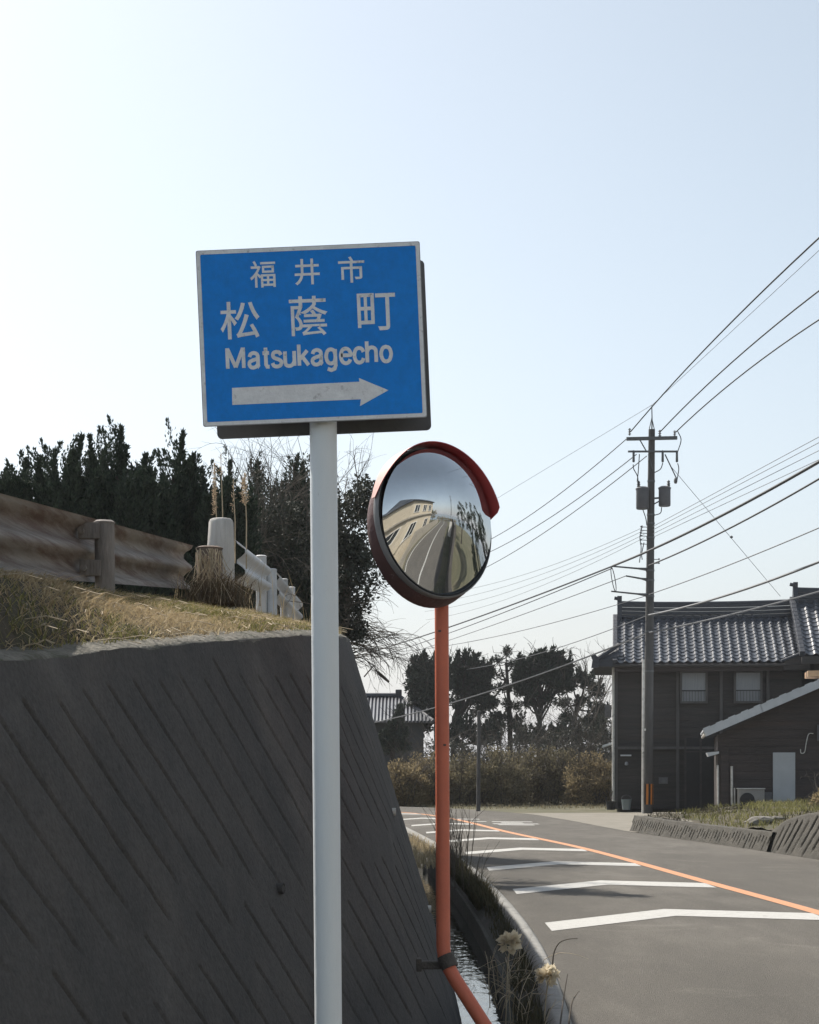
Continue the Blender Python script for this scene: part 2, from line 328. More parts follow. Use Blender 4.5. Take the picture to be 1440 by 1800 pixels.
# ------------------------------------------------------------------ road
Lp = [(.1, -14), (.25, -6), (.45, 2), (.72, 7), (.92, 9.9), (1.08, 14.7), (1.02, 20.9), (.73, 29), (.05, 39), (-.55, 46), (-1.7, 52), (-5, 58), (-12, 63), (-28, 66)]
Cp = [(4.9, -14), (4.75, -6), (4.62, 2), (4.5, 8), (4.4, 11), (4.2, 16.5), (3.8, 22), (3.15, 30.5), (2.2, 38.2), (1.22, 47.4), (-.2, 54), (-3.5, 60), (-11, 66), (-28, 69.5)]
Rp = [(8.2, -14), (8.1, -6), (8.0, 2), (7.85, 8), (7.7, 11), (7.25, 18), (6.8, 24), (5.98, 31), (4.95, 38.5), (4.2, 47.5), (3.2, 54), (-.2, 61.5), (-9, 69), (-28, 73)]
PER = 14
L_ = catmull(Lp, PER); C_ = catmull(Cp, PER); R_ = catmull(Rp, PER)
def xL(y):
    m = L_[:, 1] < 56; return np.interp(y, L_[m, 1], L_[m, 0])
def xC(y):
    m = C_[:, 1] < 56; return np.interp(y, C_[m, 1], C_[m, 0])
def xR(y):
    m = R_[:, 1] < 58; return np.interp(y, R_[m, 1], R_[m, 0])
def ribbon(A, B, z, name, material, nsub=6, crown=0.0):
    n = len(A); t = np.linspace(0, 1, nsub)
    V = A[:, None, :] * (1 - t)[None, :, None] + B[:, None, :] * t[None, :, None]
    Z = np.full((n, nsub, 1), z) + crown * (1 - (2 * t - 1) ** 2)[None, :, None]
    return fast(name, np.concatenate([V, Z], 2).reshape(-1, 3), [grid_faces(n, nsub)[:, ::-1]], material, smooth=True)
road = ribbon(L_, R_, 0.0, 'road', M_asphalt, 9); tag(road, None, None, kind='structure')

def strip(name, pts, half, z, material, kind='structure'):
    pts = np.array(pts); d = np.gradient(pts, axis=0); nrm = unit(np.stack([-d[:, 1], d[:, 0]], 1))
    V = np.concatenate([pts - nrm * half, pts + nrm * half]); n = len(pts)
    i = np.arange(n - 1); f = np.stack([i, i + 1, n + i + 1, n + i], 1)
    V3 = np.c_[V, np.full(len(V), z)]
    # make sure it faces up
    o = fast(name, V3, [f], material); tag(o, None, None, kind=kind); return o
strip('centre_line', C_, 0.085, 0.004, M_orange_line)

# chevron slow-down markings: each is one painted mark on the road
def chevron(y0):
    # left end, peak, right end in plan
    lx, pk, rx = xL(y0) + 0.2, None, xC(y0 + 1.1) - 0.13
    A = np.array([lx, y0]); Bm = np.array([lx + (rx - lx) * 0.49, y0 + 1.55]); Cc = np.array([rx, y0 + 1.05])
    w = 0.87; pts = [A, Bm, Cc]; sub = 10
    P = []
    for a, b in ((A, Bm), (Bm, Cc)):
        for k in range(sub): P.append(a + (b - a) * k / sub)
    P.append(Cc); P = np.array(P); n = len(P)
    lo = np.c_[P, np.full(n, 0.004)]; hi = np.c_[P + np.array([0, w * 0.92]), np.full(n, 0.004)]
    i = np.arange(n - 1)
    o = fast('chevron_marking', np.vstack([lo, hi]), [np.stack([i, i + 1, n + i + 1, n + i], 1)], M_white)
    tag(o, None, None, kind='structure')
for k in range(9): chevron(15.4 + 4.4 * k)
# worn painted letters on the opposite lane
mb = MB()
for k, (a, b, y) in enumerate([(0.10, 0.98, 0), (0.0, 1.15, 0.75), (0.25, 0.8, 1.5), (0.05, 1.1, 2.3), (-.5, -.1, 2.6), (-1.5, -.2, 4.6)]):
    mb.add([(2.15 + a, 42.6 + y, .004), (2.15 + b, 42.4 + y, .004), (2.12 + b, 42.85 + y, .004), (2.12 + a, 43.05 + y, .004)], [(0, 1, 2, 3)])
tag(mb.build('worn_lane_marking', M_white), None, None, kind='structure')

# kerb strip between asphalt and gutter bank (real step)
def loft(name, prof_pts, material, sel, src=L_, smooth=False, parent=None):
    C = src[sel]; d = np.gradient(C, axis=0); nrm = unit(np.stack([-d[:, 1], d[:, 0]], 1))   # points left
    rows = []
    for (off, z) in prof_pts: rows.append(np.c_[C + nrm * off, np.full(len(C), z)])
    V = np.stack(rows, 1); n, m = V.shape[:2]
    return fast(name, V.reshape(-1, 3), [grid_faces(n, m)], material, parent, smooth)
selall = np.arange(len(L_))
near = (L_[:, 1] > -14) & (L_[:, 1] < 60)
tag(loft('kerb', [(-0.02, -.05), (-0.02, .012), (.0, .026), (.075, .028), (.09, .01), (.13, -.06), (.135, -.12)], M_kerb, near), None, None, kind='structure')
gs = (L_[:, 1] > 5) & (L_[:, 1] < 44)
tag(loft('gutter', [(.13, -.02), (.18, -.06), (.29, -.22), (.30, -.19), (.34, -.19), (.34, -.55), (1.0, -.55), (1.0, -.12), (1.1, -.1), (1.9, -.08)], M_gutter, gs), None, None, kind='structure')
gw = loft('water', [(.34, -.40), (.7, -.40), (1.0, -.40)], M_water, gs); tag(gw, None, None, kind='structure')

# ------------------------------------------------------------------ ground, sea
xs = np.unique(np.r_[np.linspace(-400, -40, 10), np.linspace(-40, -10, 13), np.linspace(-10, 16, 53), np.linspace(16, 70, 28), np.linspace(70, 160, 6)])
ys = np.unique(np.r_[np.linspace(-300, -40, 8), np.linspace(-40, 0, 17), np.linspace(0, 70, 141), np.linspace(70, 120, 21), np.linspace(120, 600, 10)])
GX, GY = np.meshgrid(xs, ys, indexing='ij')
GZ = np.full(GX.shape, -0.07)
low = (GX < xL(GY) + 0.3) & (GY > 3) & (GY < 62); GZ[low] = -1.0
GZ = np.where((GY > 60) & (GX > -6), -0.05 + np.clip((GY - 62) / 60, 0, 1) * 0.4, GZ)
GZ = np.where(GX > 46, -0.07 - np.clip((GX - 46) / 24, 0, 1) ** 1.4 * 12, GZ)
GZ = np.where(GY > 110, GZ - np.clip((GY - 110) / 60, 0, 1) * 12, GZ)
GZ = GZ + np.where((GX > 10) | (GY > 72), (fbm(GX / 3, GY / 3, 3) - .5) * 0.06, 0)
g = fast('ground', np.stack([GX, GY, GZ], 2).reshape(-1, 3), [grid_faces(len(xs), len(ys))], M_ground, smooth=True); tag(g, None, None, kind='structure')
sx_ = np.linspace(-6000, 6000, 3); V = np.array([[a, b, -9.0] for a in sx_ for b in sx_])
tag(fast('sea', V, [grid_faces(3, 3)], M_sea), None, None, kind='structure')

# side road to the right (seen in the traffic mirror) with its edge lines
sr = MB(); 
A0 = np.array([[7.6, 2.6], [12, 2.2], [20, 1.0], [30, -.8], [40, -3.2]]); B0 = np.array([[7.4, 10.5], [10, 7.8], [20, 5.4], [30, 4.2], [40, 2.0]])
A1 = catmull(A0, 8); B1 = catmull(B0, 8)
tag(ribbon(A1, B1, -0.006, 'side_road', M_asphalt2, 5), None, None, kind='structure')
strip('side_road_edge_line', A1 * .93 + B1 * .07, .07, .001, M_white)
strip('side_road_edge_line', A1[6:] * .45 + B1[6:] * .55, .07, .001, M_white)

# ------------------------------------------------------------------ left retaining wall
Wt = catmull([(-3.9, -6, 1.2), (-3.4, -2, 1.35), (-2.95, 1, 1.5), (-2.4, 3.5, 1.7), (-1.95, 5, 1.8), (-1.53, 6.4, 1.89), (-1.16, 7.7, 2.03), (-.82, 9, 2.165), (-.57, 10.1, 2.265), (-.45, 11.6, 2.37), (-.55, 15.5, 2.63), (-.72, 20.3, 2.85), (-1.05, 25.2, 3.0), (-2, 33, 3.1), (-3.5, 40, 3.2), (-6, 47, 3.0), (-14, 53, 2.7), (-30, 57, 2.4)], 24)
BAT = 0.30; ZB = -0.6
def wall_mesh(y0, y1, ds, nv, grooves, name):
    s, T = resample(Wt, ds)
    k = (T[:, 1] >= y0) & (T[:, 1] <= y1); s = s[k]; T = T[k]
    d = np.gradient(T[:, :2], axis=0); d = unit(d); nrm = np.stack([d[:, 1], -d[:, 0]], 1)    # outward = right
    v = np.linspace(0, 1, nv)                      # 0 top, 1 bottom
    H = (T[:, 2] - ZB)[:, None]; h = v[None, :] * H
    off = BAT * h
    S = np.broadcast_to(s[:, None], h.shape)
    disp = (fbm(S * 1.3, h * 1.3, 11) - .5) * 0.025 + (fbm(S * 9, h * 9, 21, 3) - .5) * 0.005
    disp = disp + (fbm(S * 40, h * 40, 31, 2) - .5) * 0.0015
    if grooves:
        sp = 0.25; slant = 0.72
        wob = (fbm(S * 2, h * 2, 5) - .5) * 0.03
        q = (S - slant * h + wob) / sp
        gi = np.floor(q); fr = (q - gi) - .5
        r = np.random.default_rng(3).random((4096, 6)); ri = r[(gi.astype(int) + 2000) % 4096]
        margin = 0.06 + 0.24 * np.clip((S - s[np.argmin(np.abs(T[:, 1] - 8.7))]) / 1.6, 0, 1)
        g1a = margin + ri[..., 0] * 0.10; g1b = 1.0 + ri[..., 1] * 0.35
        g2a = g1b + 0.05 + ri[..., 2] * 0.22; g2b = 2.1 + ri[..., 3] * 0.4
        amp = 0.6 + 0.5 * ri[..., 4]
        on = np.clip((h - g1a) / .03, 0, 1) * np.clip((g1b - h) / .06, 0, 1) + np.clip((h - g2a) / .03, 0, 1) * np.clip((g2b - h) / .06, 0, 1)
        wdt = 0.5 * 0.021 / sp * (0.75 + 0.7 * fbm(S * 6, h * 6, 77, 2))
        prof = np.clip(1 - np.abs(fr) / wdt, 0, 1) ** 0.6
        disp = disp - 0.026 * prof * np.clip(on, 0, 1) * amp
    disp = disp * np.clip(h / 0.04, 0, 1)
    o2 = off + disp
    # crumbled top edge
    zt = T[:, 2][:, None] - h - (fbm(S * 3, h * 0 + 2.0, 41) - .5) * 0.03 * np.clip(1 - h / .1, 0, 1)
    V = np.stack([T[:, 0][:, None] + nrm[:, 0][:, None] * o2, T[:, 1][:, None] + nrm[:, 1][:, None] * o2, zt], 2)
    return V, s, T, nrm
wallroot = thing('retaining_wall', 'tall dark battered concrete retaining wall with slanting grooves, left of the road', 'wall', (-1.2, 8, 0))
V, s, T, nrm = wall_mesh(3.2, 17.0, 0.010, 190, True, 'face')
fast('grooved_face', V.reshape(-1, 3), [grid_faces(*V.shape[:2])], M_wall, wallroot, True)
for (a, b) in ((-6, 3.25), (16.95, 58)):
    V, s, T, nrm = wall_mesh(a, b, 0.15, 30, False, 'face'); fast('plain_face', V.reshape(-1, 3), [grid_faces(*V.shape[:2])], M_wall, wallroot, True)
# coping: rough strip behind the wall's top edge, rising slightly
s, T = resample(Wt, 0.06); d = unit(np.gradient(T[:, :2], axis=0)); nrm = np.stack([d[:, 1], -d[:, 0]], 1)
prof = [(0.003, -.03), (0.001, -.006), (-.012, .008), (-.05, .022), (-.10, .034), (-.15, .040), (-.22, .0), (-.28, -.1)]
rows = []
for k, (o, z) in enumerate(prof):
    jz = (fbm(s * 5, s * 0 + k * 1.7, 51) - .5) * 0.03 * (k > 1); rows.append(np.c_[T[:, :2] + nrm * o, T[:, 2] + z + jz])
V = np.stack(rows, 1); fast('coping', V.reshape(-1, 3), [grid_faces(*V.shape[:2])], M_coping, wallroot, True)
WALL_T = T; WALL_N = nrm
for (yy_, hh_) in ((11.2, 1.15), (12.6, 2.0), (8.4, 1.2), (9.2, 2.2), (6.6, 1.9)):
    i_ = int(np.argmin(np.abs(T[:, 1] - yy_))); n3 = Vector((nrm[i_, 0], nrm[i_, 1], 0)); c3_ = Vector((T[i_, 0], T[i_, 1], T[i_, 2] - hh_)) + n3 * (BAT * hh_)
    mb = MB(); mb.tube([c3_ - n3 * .05, c3_ + n3 * .022], .026, 12, False); mb.tube([c3_ - n3 * .05, c3_ + n3 * .021], .020, 12); mb.build('weep_pipe', M_pvc if yy_ > 10 else M_wall, wallroot, True)

# grassy bank and plateau above the wall
def zrail(y): return np.clip(2.43 + .0724 * (y - 9.7), 1.6, 4.4)
def wall_near(x, y):
    idx = np.argmin((WALL_T[None, :, 0] - x[:, None]) ** 2 + (WALL_T[None, :, 1] - y[:, None]) ** 2, axis=1)
    dx = x - WALL_T[idx, 0]; dy = y - WALL_T[idx, 1]
    d_in = -(dx * WALL_N[idx, 0] + dy * WALL_N[idx, 1]); return d_in, WALL_T[idx, 2]
def bank_z(x, y):
    x = np.asarray(x, float); y = np.asarray(y, float); d, zt = wall_near(x, y)
    gap = np.clip(x + 1.70, 0, None); e = np.clip(d - .12, 0, None); t = np.clip(e / (e + gap + 1e-6), 0, 1); t = np.where(d < 0.12, 0, t)
    z = zt - 0.01 + (zrail(y) - zt + 0.01) * t + .03 * np.clip((d - .12) / .1, 0, 1) + (fbm(x * 1.4, y * 1.4, 61) - .5) * 0.12 * np.clip((d - .15) / .4, 0, 1)
    return z, d
bx = np.unique(np.r_[np.linspace(-60, -8, 14), np.linspace(-8, -2.2, 30), np.linspace(-2.2, .2, 97)])
by = np.unique(np.r_[np.linspace(-10, 4, 15), np.linspace(4, 20, 201), np.linspace(20, 60, 81)])
BX, BY = np.meshgrid(bx, by, indexing='ij'); bz, bd = bank_z(BX.ravel(), BY.ravel())
ok = (bd > 0.05).reshape(BX.shape)
fq = grid_faces(len(bx), len(by)); keep = ok.ravel()[fq].all(axis=1)
tag(fast('hillside', np.c_[BX.ravel(), BY.ravel(), bz], [fq[keep]], M_soil, smooth=True), None, None, kind='structure')

# ------------------------------------------------------------------ direction sign
SPPM = 630.0; SY = F / SPPM; SA = math.radians(2.45)
SC = PX(547.5, 587, SPPM)                                    # panel centre
def S2(px, py):     # photo pixel -> panel local coords (m)
    dx, dy = (px - 547.5) / SPPM, -(py - 587) / SPPM
    return (dx * math.cos(SA) + dy * math.sin(SA), -dx * math.sin(SA) + dy * math.cos(SA))
SR = Matrix.Rotation(-SA, 4, 'Y')
def SW(x, y, dep):  # local -> world, dep>0 is behind the panel front
    p = SR @ Vector((x, dep, y)); return (SC[0] + p.x, SC[1] + p.y, SC[2] + p.z)
pole_bx = (577 - 720) / SPPM
signroot = thing('direction_sign', 'blue place-name sign with white Japanese characters and right arrow on grey pole', 'sign', (pole_bx, SY + .065, 0))
mb = MB()
ptop = np.array([(564 - 720) / SPPM, SY + .065, 2.88]); pbot = np.array([pole_bx + .004, SY + .065, 0])
mb.tube([pbot + (ptop - pbot) * t for t in np.linspace(0, 1, 12)], 0.0385, 24)
mb.build('pole', M_pole, signroot, True)
mb = MB(); q = pbot.copy(); mb.lathe([(.10, 0), (.10, .012), (.05, .02), (.045, .06)], 20, Matrix.Translation(Vector(q)))
mb.build('pole_base', M_signback, signroot, True)
Wd, Hd = 0.626, 0.492
def rrect(w, h, r, n=5):
    P = []
    for cx, cy, a0 in ((w / 2 - r, h / 2 - r, 0), (-w / 2 + r, h / 2 - r, 90), (-w / 2 + r, -h / 2 + r, 180), (w / 2 - r, -h / 2 + r, 270)):
        for k in range(n + 1):
            a = math.radians(a0 + 90 * k / n); P.append((cx + r * math.cos(a), cy + r * math.sin(a)))
    return P
def plate(poly, d0, d1):
    m = MB(); n = len(poly); V = [SW(x, y, d0) for x, y in poly] + [SW(x, y, d1) for x, y in poly]
    m.add(V, [tuple(range(n - 1, -1, -1)), tuple(range(n, 2 * n))] + [(i, (i + 1) % n, n + (i + 1) % n, n + i) for i in range(n)]); return m
front = plate(rrect(Wd, Hd, .006), 0.0, 0.003).build('front_panel', M_signedge, signroot)
# white border ring and blue field, each 1 mm proud of the sheet below
def ring(wo, ho, wi, hi, d0, d1):
    a = rrect(wo, ho, .006); b = rrect(wi, hi, .004); n = len(a)
    m = MB(); V = [SW(*p, d0) for p in a] + [SW(*p, d0) for p in b] + [SW(*p, d1) for p in a] + [SW(*p, d1) for p in b]
    fs = []
    for i in range(n):
        j = (i + 1) % n; fs += [(i, n + i, n + j, j), (i, j, 2 * n + j, 2 * n + i), (n + i, 3 * n + i, 3 * n + j, n + j)]
    m.add(V, fs); return m
ring(Wd - .004, Hd - .004, Wd - .024, Hd - .024, -.0012, .0005).build('border', M_signwhite, front)
plate(rrect(Wd - .025, Hd - .025, .004), -.0009, .0005).build('blue_field', M_blue, front)
# lettering
def text_poly(body, offset=0.0, spacing=1.0):
    cu = bpy.data.curves.new('t', 'FONT'); cu.body = body; cu.size = 1.0; cu.offset = offset; cu.space_character = spacing; cu.resolution_u = 4; cu.fill_mode = 'FRONT'
    o = bpy.data.objects.new('t', cu); COL.objects.link(o)
    dg = bpy.context.evaluated_depsgraph_get(); me = bpy.data.meshes.new_from_object(o.evaluated_get(dg))
    V = np.array([v.co[:] for v in me.vertices]); fs = [tuple(p.vertices) for p in me.polygons]
    bpy.data.objects.remove(o); bpy.data.curves.remove(cu); bpy.data.meshes.remove(me); return V, fs
def lettering(name, body, px0, py0, px1, py1, offset=0.0, spacing=1.0, shear_top=0):
    """fits text so that its box runs from photo (px0,py0)=top-left to (px1,py1)=bottom-right"""
    V, fs = text_poly(body, offset, spacing)
    x0, y0 = V[:, 0].min(), V[:, 1].min(); x1, y1 = V[:, 0].max(), V[:, 1].max()
    a = S2(px0, py0); b = S2(px1, py1)
    m = MB()
    W3 = []
    for v in V:
        u = (v[0] - x0) / (x1 - x0); w = (v[1] - y0) / (y1 - y0)
        W3.append(SW(a[0] + (b[0] - a[0]) * u, b[1] + (a[1] - b[1]) * w, -.0016))
    m.add(W3, fs)
    return m.build(name, M_signwhite, front)
def box_at(cx, cy, w, h):   # pixel box around centre, following the sign's slope
    t = math.tan(SA)
    return (cx - w / 2, cy - h / 2 + t * w / 2, cx + w / 2, cy + h / 2 - t * w / 2)
for ch, cx, cy, w, h in (('福', 462, 482, 47, 47), ('井', 540, 478, 46, 46), ('市', 618, 474, 48, 46)):
    lettering('character', ch, *box_at(cx, cy, w, h), offset=0.008)
for ch, cx, cy, w, h in (('松', 422, 563, 72, 66), ('蔭', 542.5, 555.5, 70, 70), ('町', 662, 548, 70, 66)):
    lettering('character', ch, *box_at(cx, cy, w, h), offset=0.008)
GLY = {   # advance, strokes (x-height 1, ascender 1.42, descender -.42)
    'M': (1.42, [[(0, 0), (0, 1.38)], [(1.12, 0), (1.12, 1.38)], [(.02, 1.34), (.56, .06)], [(1.10, 1.34), (.56, .06)]]),
    'a': (.92, [[(.04, .72), (.12, .90), (.34, .98), (.55, .90), (.62, .70), (.62, .12), (.70, 0)], [(.62, .58), (.30, .50), (.05, .38), (.02, .18), (.14, .02), (.36, .0), (.55, .12), (.62, .30)]]),
    't': (.62, [[(.20, 1.30), (.20, .16), (.28, .01), (.44, .0)], [(-.02, .93), (.44, .93)]]),
    's': (.84, [[(.60, .76), (.50, .93), (.30, .98), (.10, .92), (.04, .74), (.14, .58), (.48, .44), (.62, .28), (.54, .06), (.30, -.01), (.08, .06), (.0, .24)]]),
    'u': (.92, [[(0, .98), (0, .24), (.08, .05), (.28, -.01), (.50, .07), (.62, .28)], [(.64, .98), (.64, -.02)]]),
    'k': (.86, [[(0, 1.40), (0, -.02)], [(.58, .98), (.06, .42)], [(.22, .58), (.64, -.02)]]),
    'g': (.96, [[(.64, .98), (.64, -.12), (.56, -.34), (.32, -.42), (.08, -.32)], [(.64, .62), (.55, .88), (.32, .98), (.10, .86), (.0, .50), (.10, .14), (.32, .02), (.55, .12), (.64, .38)]]),
    'e': (.90, [[(.02, .54), (.68, .54), (.64, .78), (.52, .93), (.34, .98), (.12, .88), (.0, .50), (.10, .12), (.34, -.01), (.56, .07), (.66, .24)]]),
    'c': (.84, [[(.64, .70), (.54, .90), (.32, .98), (.10, .86), (.0, .50), (.10, .12), (.32, -.01), (.54, .08), (.64, .28)]]),
    'h': (.92, [[(0, 1.40), (0, -.02)], [(0, .64), (.10, .88), (.34, .98), (.56, .88), (.62, .66), (.62, -.02)]]),
    'o': (.90, [[(.34, .98), (.12, .88), (.0, .50), (.12, .10), (.34, -.01), (.58, .10), (.70, .50), (.58, .88), (.34, .98)]])}
def word_strokes(word, wd):
    V = []; fs = []; x = 0
    for ch in word:
        adv, sts = GLY[ch]
        for k, st in enumerate(sts):
            closed = st[0] == st[-1]
            P = catmull(st, 3) if len(st) > 5 and ch != 'M' else np.array(st, float)
            n = len(P); L = []; R = []
            for i in range(n):
                a = P[i - 1] if i else (P[-2] if closed else P[0]); b = P[i + 1] if i < n - 1 else (P[1] if closed else P[-1])
                t0 = unit(P[i] - a) if i or closed else unit(b - P[i]); t1 = unit(b - P[i]) if i < n - 1 or closed else unit(P[i] - a)
                m_ = unit(np.array([-(t0[1] + t1[1]), t0[0] + t1[0]])); cs = max(abs(m_ @ np.array([-t1[1], t1[0]])), .45)
                L.append(P[i] + m_ * wd / 2 / cs); R.append(P[i] - m_ * wd / 2 / cs)
            b0 = len(V)
            for l_, r_ in zip(L, R): V += [(l_[0] + x, l_[1], k * .12), (r_[0] + x, r_[1], k * .12)]
            fs += [(b0 + 2 * i, b0 + 2 * i + 1, b0 + 2 * i + 3, b0 + 2 * i + 2) for i in range(n - 1)]
        x += adv * 1.06
    return np.array(V), fs
Vw, fw = word_strokes('Matsukagecho', .255); x0_, x1_ = Vw[:, 0].min(), Vw[:, 0].max()
la, lb = S2(397.5, 648.5), S2(691.5, 634.5); sc_ = (lb[0] - la[0]) / (x1_ - x0_); sy_ = (36.5 / SPPM) / 1.40
mb = MB(); mb.add([SW(la[0] + (v[0] - x0_) * sc_, la[1] + (lb[1] - la[1]) * (v[0] - x0_) / (x1_ - x0_) + v[1] * sy_, -.0016 - v[2] * .003) for v in Vw], fw); mb.build('latin_lettering', M_signwhite, front)
arrow = [(408, 682), (632, 671), (631, 664.5), (683, 686), (633, 714), (634.5, 702), (408.5, 712)]
m = MB(); P2 = [S2(*p) for p in arrow]; n = len(P2)
m.add([SW(x, y, -.0016) for x, y in P2], [tuple(range(n - 1, -1, -1))]); m.build('arrow', M_signwhite, front)
# back panel (faces away), shifted right and lower, and fixing brackets
def SWb(x, y, dep): return SW(x + .019, y - .013, dep)
m = MB(); poly = rrect(Wd - .012, Hd - .004, .014); n = len(poly)
V = [SWb(x, y, .128) for x, y in poly] + [SWb(x, y, .132) for x, y in poly]
m.add(V, [tuple(range(n - 1, -1, -1)), tuple(range(n, 2 * n))] + [(i, (i + 1) % n, n + (i + 1) % n, n + i) for i in range(n)])
bp_ = m.build('back_panel', M_signback, signroot)
for zy in (-.17, .17):
    mb = MB(); R3 = SR.to_3x3(); mb.box(SW(0.0, zy, .014), (.50, .022, .03), R3); mb.build('stiffening_rail', M_signback, signroot)
    mb = MB(); mb.box(SW(0.012, zy - .01, .116), (.50, .022, .03), R3); mb.build('stiffening_rail', M_signback, signroot)
    mb = MB(); mb.box((float(ptop[0]) + .002, SY + .065, SC[2] + zy), (.10, .084, .03), None, .006); mb.build('clamp', M_signback, signroot)

# ------------------------------------------------------------------ traffic mirror
MPPM = 330.0; MY = F / MPPM
MC = Vector(PX(764, 920, MPPM)); PSI = math.radians(41); DEL = math.radians(-7)
Mn = Vector((math.sin(PSI) * math.cos(DEL), -math.cos(PSI) * math.cos(DEL), -math.sin(DEL)))
Mt = Vector((math.cos(PSI), math.sin(PSI), 0)); Mu = Mn.cross(Mt); Mu = Mu if Mu.z > 0 else -Mu
RG = 0.388
def ML(a, b, c): return MC + Mt * a + Mu * b + Mn * c
mx, mpz = (778 - 720) / MPPM, None
mirroot = thing('traffic_mirror', 'round convex roadside mirror with red hood on a bent orange pole', 'traffic mirror', (mx + .30, MY - .25, 0))
mb = MB(); nr, na = 22, 64; H0, AS = 0.098, 0.60
V = []; fs = []
for i in range(nr + 1):
    for k in range(na):
        a = 2 * math.pi * k / na; r = i / nr; yv = r * math.sin(a)
        V.append(ML(RG * r * math.cos(a), RG * yv, 0.030 + H0 * (1 - r * r) * (1 + AS * yv) + .034 * yv))
for i in range(nr):
    for k in range(na):
        j = (k + 1) % na
        if i == 0: fs.append((k, na + k, na + j)) if k else fs.append((0, na, na + 1))
        else: fs.append((i * na + k, (i + 1) * na + k, (i + 1) * na + j, i * na + j))
mb.add(V, fs); face = mb.build('mirror_face', M_mirror, mirroot); face.data.polygons.foreach_set('use_smooth', [True] * len(face.data.polygons))
def torus(R, w0, pts, name, material):
    m = MB(); V = []; k = len(pts)
    for i in range(na):
        a = 2 * math.pi * i / na
        for (dr, dc) in pts: V.append(ML((R + dr) * math.cos(a), (R + dr) * math.sin(a), dc))
    m.add(V, [(i * k + j, i * k + (j + 1) % k, ((i + 1) % na) * k + (j + 1) % k, ((i + 1) % na) * k + j) for i in range(na) for j in range(k)])
    return m.build(name, material, mirroot, True)
torus(RG, 0, [(-.003, -.006), (-.001, .020), (.006, .022), (.010, .012), (.008, -.006)], 'seal', M_black)
torus(RG, 0, [(.008, .014), (.014, .016), (.019, .004), (.019, -.018), (.01, -.03), (.0, 0)], 'rim', M_rim)
mb = MB(); prof = [(RG + .016, -.016), (RG + .016, -.05), (RG + .004, -.095), (RG - .035, -.13), (RG - .10, -.16), (.16, -.18), (.02, -.185)]
V = []; 
for (r, c) in prof:
    for k in range(na): a = 2 * math.pi * k / na; V.append(ML(r * math.cos(a), r * math.sin(a) - .055 * min((-c - .016) / .09, 1), c))
fs = [(i * na + k, i * na + (k + 1) % na, (i + 1) * na + (k + 1) % na, (i + 1) * na + k) for i in range(len(prof) - 1) for k in range(na)] + [tuple((len(prof) - 1) * na + k for k in range(na))]
mb.add(V, fs); hs_ = mb.build('housing', M_housing, mirroot, True)
# small worn label on the housing
mb = MB()
# hood
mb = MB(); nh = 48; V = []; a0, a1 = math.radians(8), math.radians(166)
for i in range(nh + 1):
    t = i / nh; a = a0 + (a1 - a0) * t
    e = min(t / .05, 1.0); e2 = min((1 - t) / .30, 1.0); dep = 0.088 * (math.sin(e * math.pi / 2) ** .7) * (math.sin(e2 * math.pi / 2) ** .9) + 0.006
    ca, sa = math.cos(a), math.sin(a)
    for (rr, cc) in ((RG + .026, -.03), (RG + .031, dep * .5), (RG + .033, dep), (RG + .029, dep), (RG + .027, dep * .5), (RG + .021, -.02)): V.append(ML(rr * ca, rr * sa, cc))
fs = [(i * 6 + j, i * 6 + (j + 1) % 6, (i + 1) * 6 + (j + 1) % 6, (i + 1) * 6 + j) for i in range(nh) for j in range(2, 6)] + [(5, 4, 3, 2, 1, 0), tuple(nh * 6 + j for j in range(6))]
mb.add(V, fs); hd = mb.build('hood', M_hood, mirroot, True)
mb = MB(); mb.add(V, [(i * 6 + j, i * 6 + j + 1, (i + 1) * 6 + j + 1, (i + 1) * 6 + j) for i in range(nh) for j in range(2)]); mb.build('painted_sheen_skin', mat('painted_hood_sheen', (.86, .56, .48), (.78, .42, .35), .25, 5, .05, 40), hd, True)  # pale outer skin: the hood's sunlit sheen is put into its colour
# bent pole
zb = EYE + (1345 - 1690) / MPPM
PT = Vector((mx - .004, MY + .20, 3.02)); PB = Vector((mx + .008, MY + .20, zb + .06))
path = [PT, PT.lerp(PB, .5), PB, PB + Vector((.006, -.005, -.05)), PB + Vector((.022, -.02, -.10)), PB + Vector((.06, -.045, -.17)), PB + Vector((.26, -.18, -.47)), PB + Vector((.30, -.20, -.56)), Vector((PB.x + .31, PB.y - .21, -.05))]
mb = MB(); mb.tube(path, .038, 20); mb.build('pole', M_morange, mirroot, True)
mb = MB(); mb.lathe([(.042, -.012), (.042, .012), (.02, .024), (.0, .026)], 16, Matrix.Translation(PT)); mb.build('pole_cap', M_morange, mirroot, True)
for k, z in enumerate((2.62, 2.92)):
    mb = MB(); c = PT.lerp(PB, (PT.z - z) / (PT.z - PB.z)); mb.box(c, (.10, .10, .035), Matrix.Rotation(PSI, 3, 'Z'), .008)
    q = ML(0, z - MC.z, -.16); mb.tube([c, q], .022, 8); mb.build('clamp', M_clamp, mirroot)
# weld band and wall stay at the bend
mb = MB(); c = PB + Vector((.018, -.015, -.085)); mb.tube([c + Vector((-.008, .004, .035)), c + Vector((.02, -.015, -.03))], .047, 16); mb.build('pipe_band', M_clamp, mirroot, True)
mb = MB(); mb.box(c + Vector((-.09, .03, -.02)), (.13, .04, .045), None, .008); mb.box(c + Vector((-.15, .05, -.02)), (.03, .08, .07), None, .006); mb.build('wall_stay', M_clamp, mirroot)
for (px, py) in ((774, 1105), (783, 1309)):
    mb = MB(); q = Vector(PX(px, py, MPPM)); c = PT.lerp(PB, (PT.z - q.z) / (PT.z - PB.z)); mb.box((q.x, c.y - .038, q.z), (.016, .010, .010), None, .003); mb.build('rust_bolt', M_clamp, mirroot)

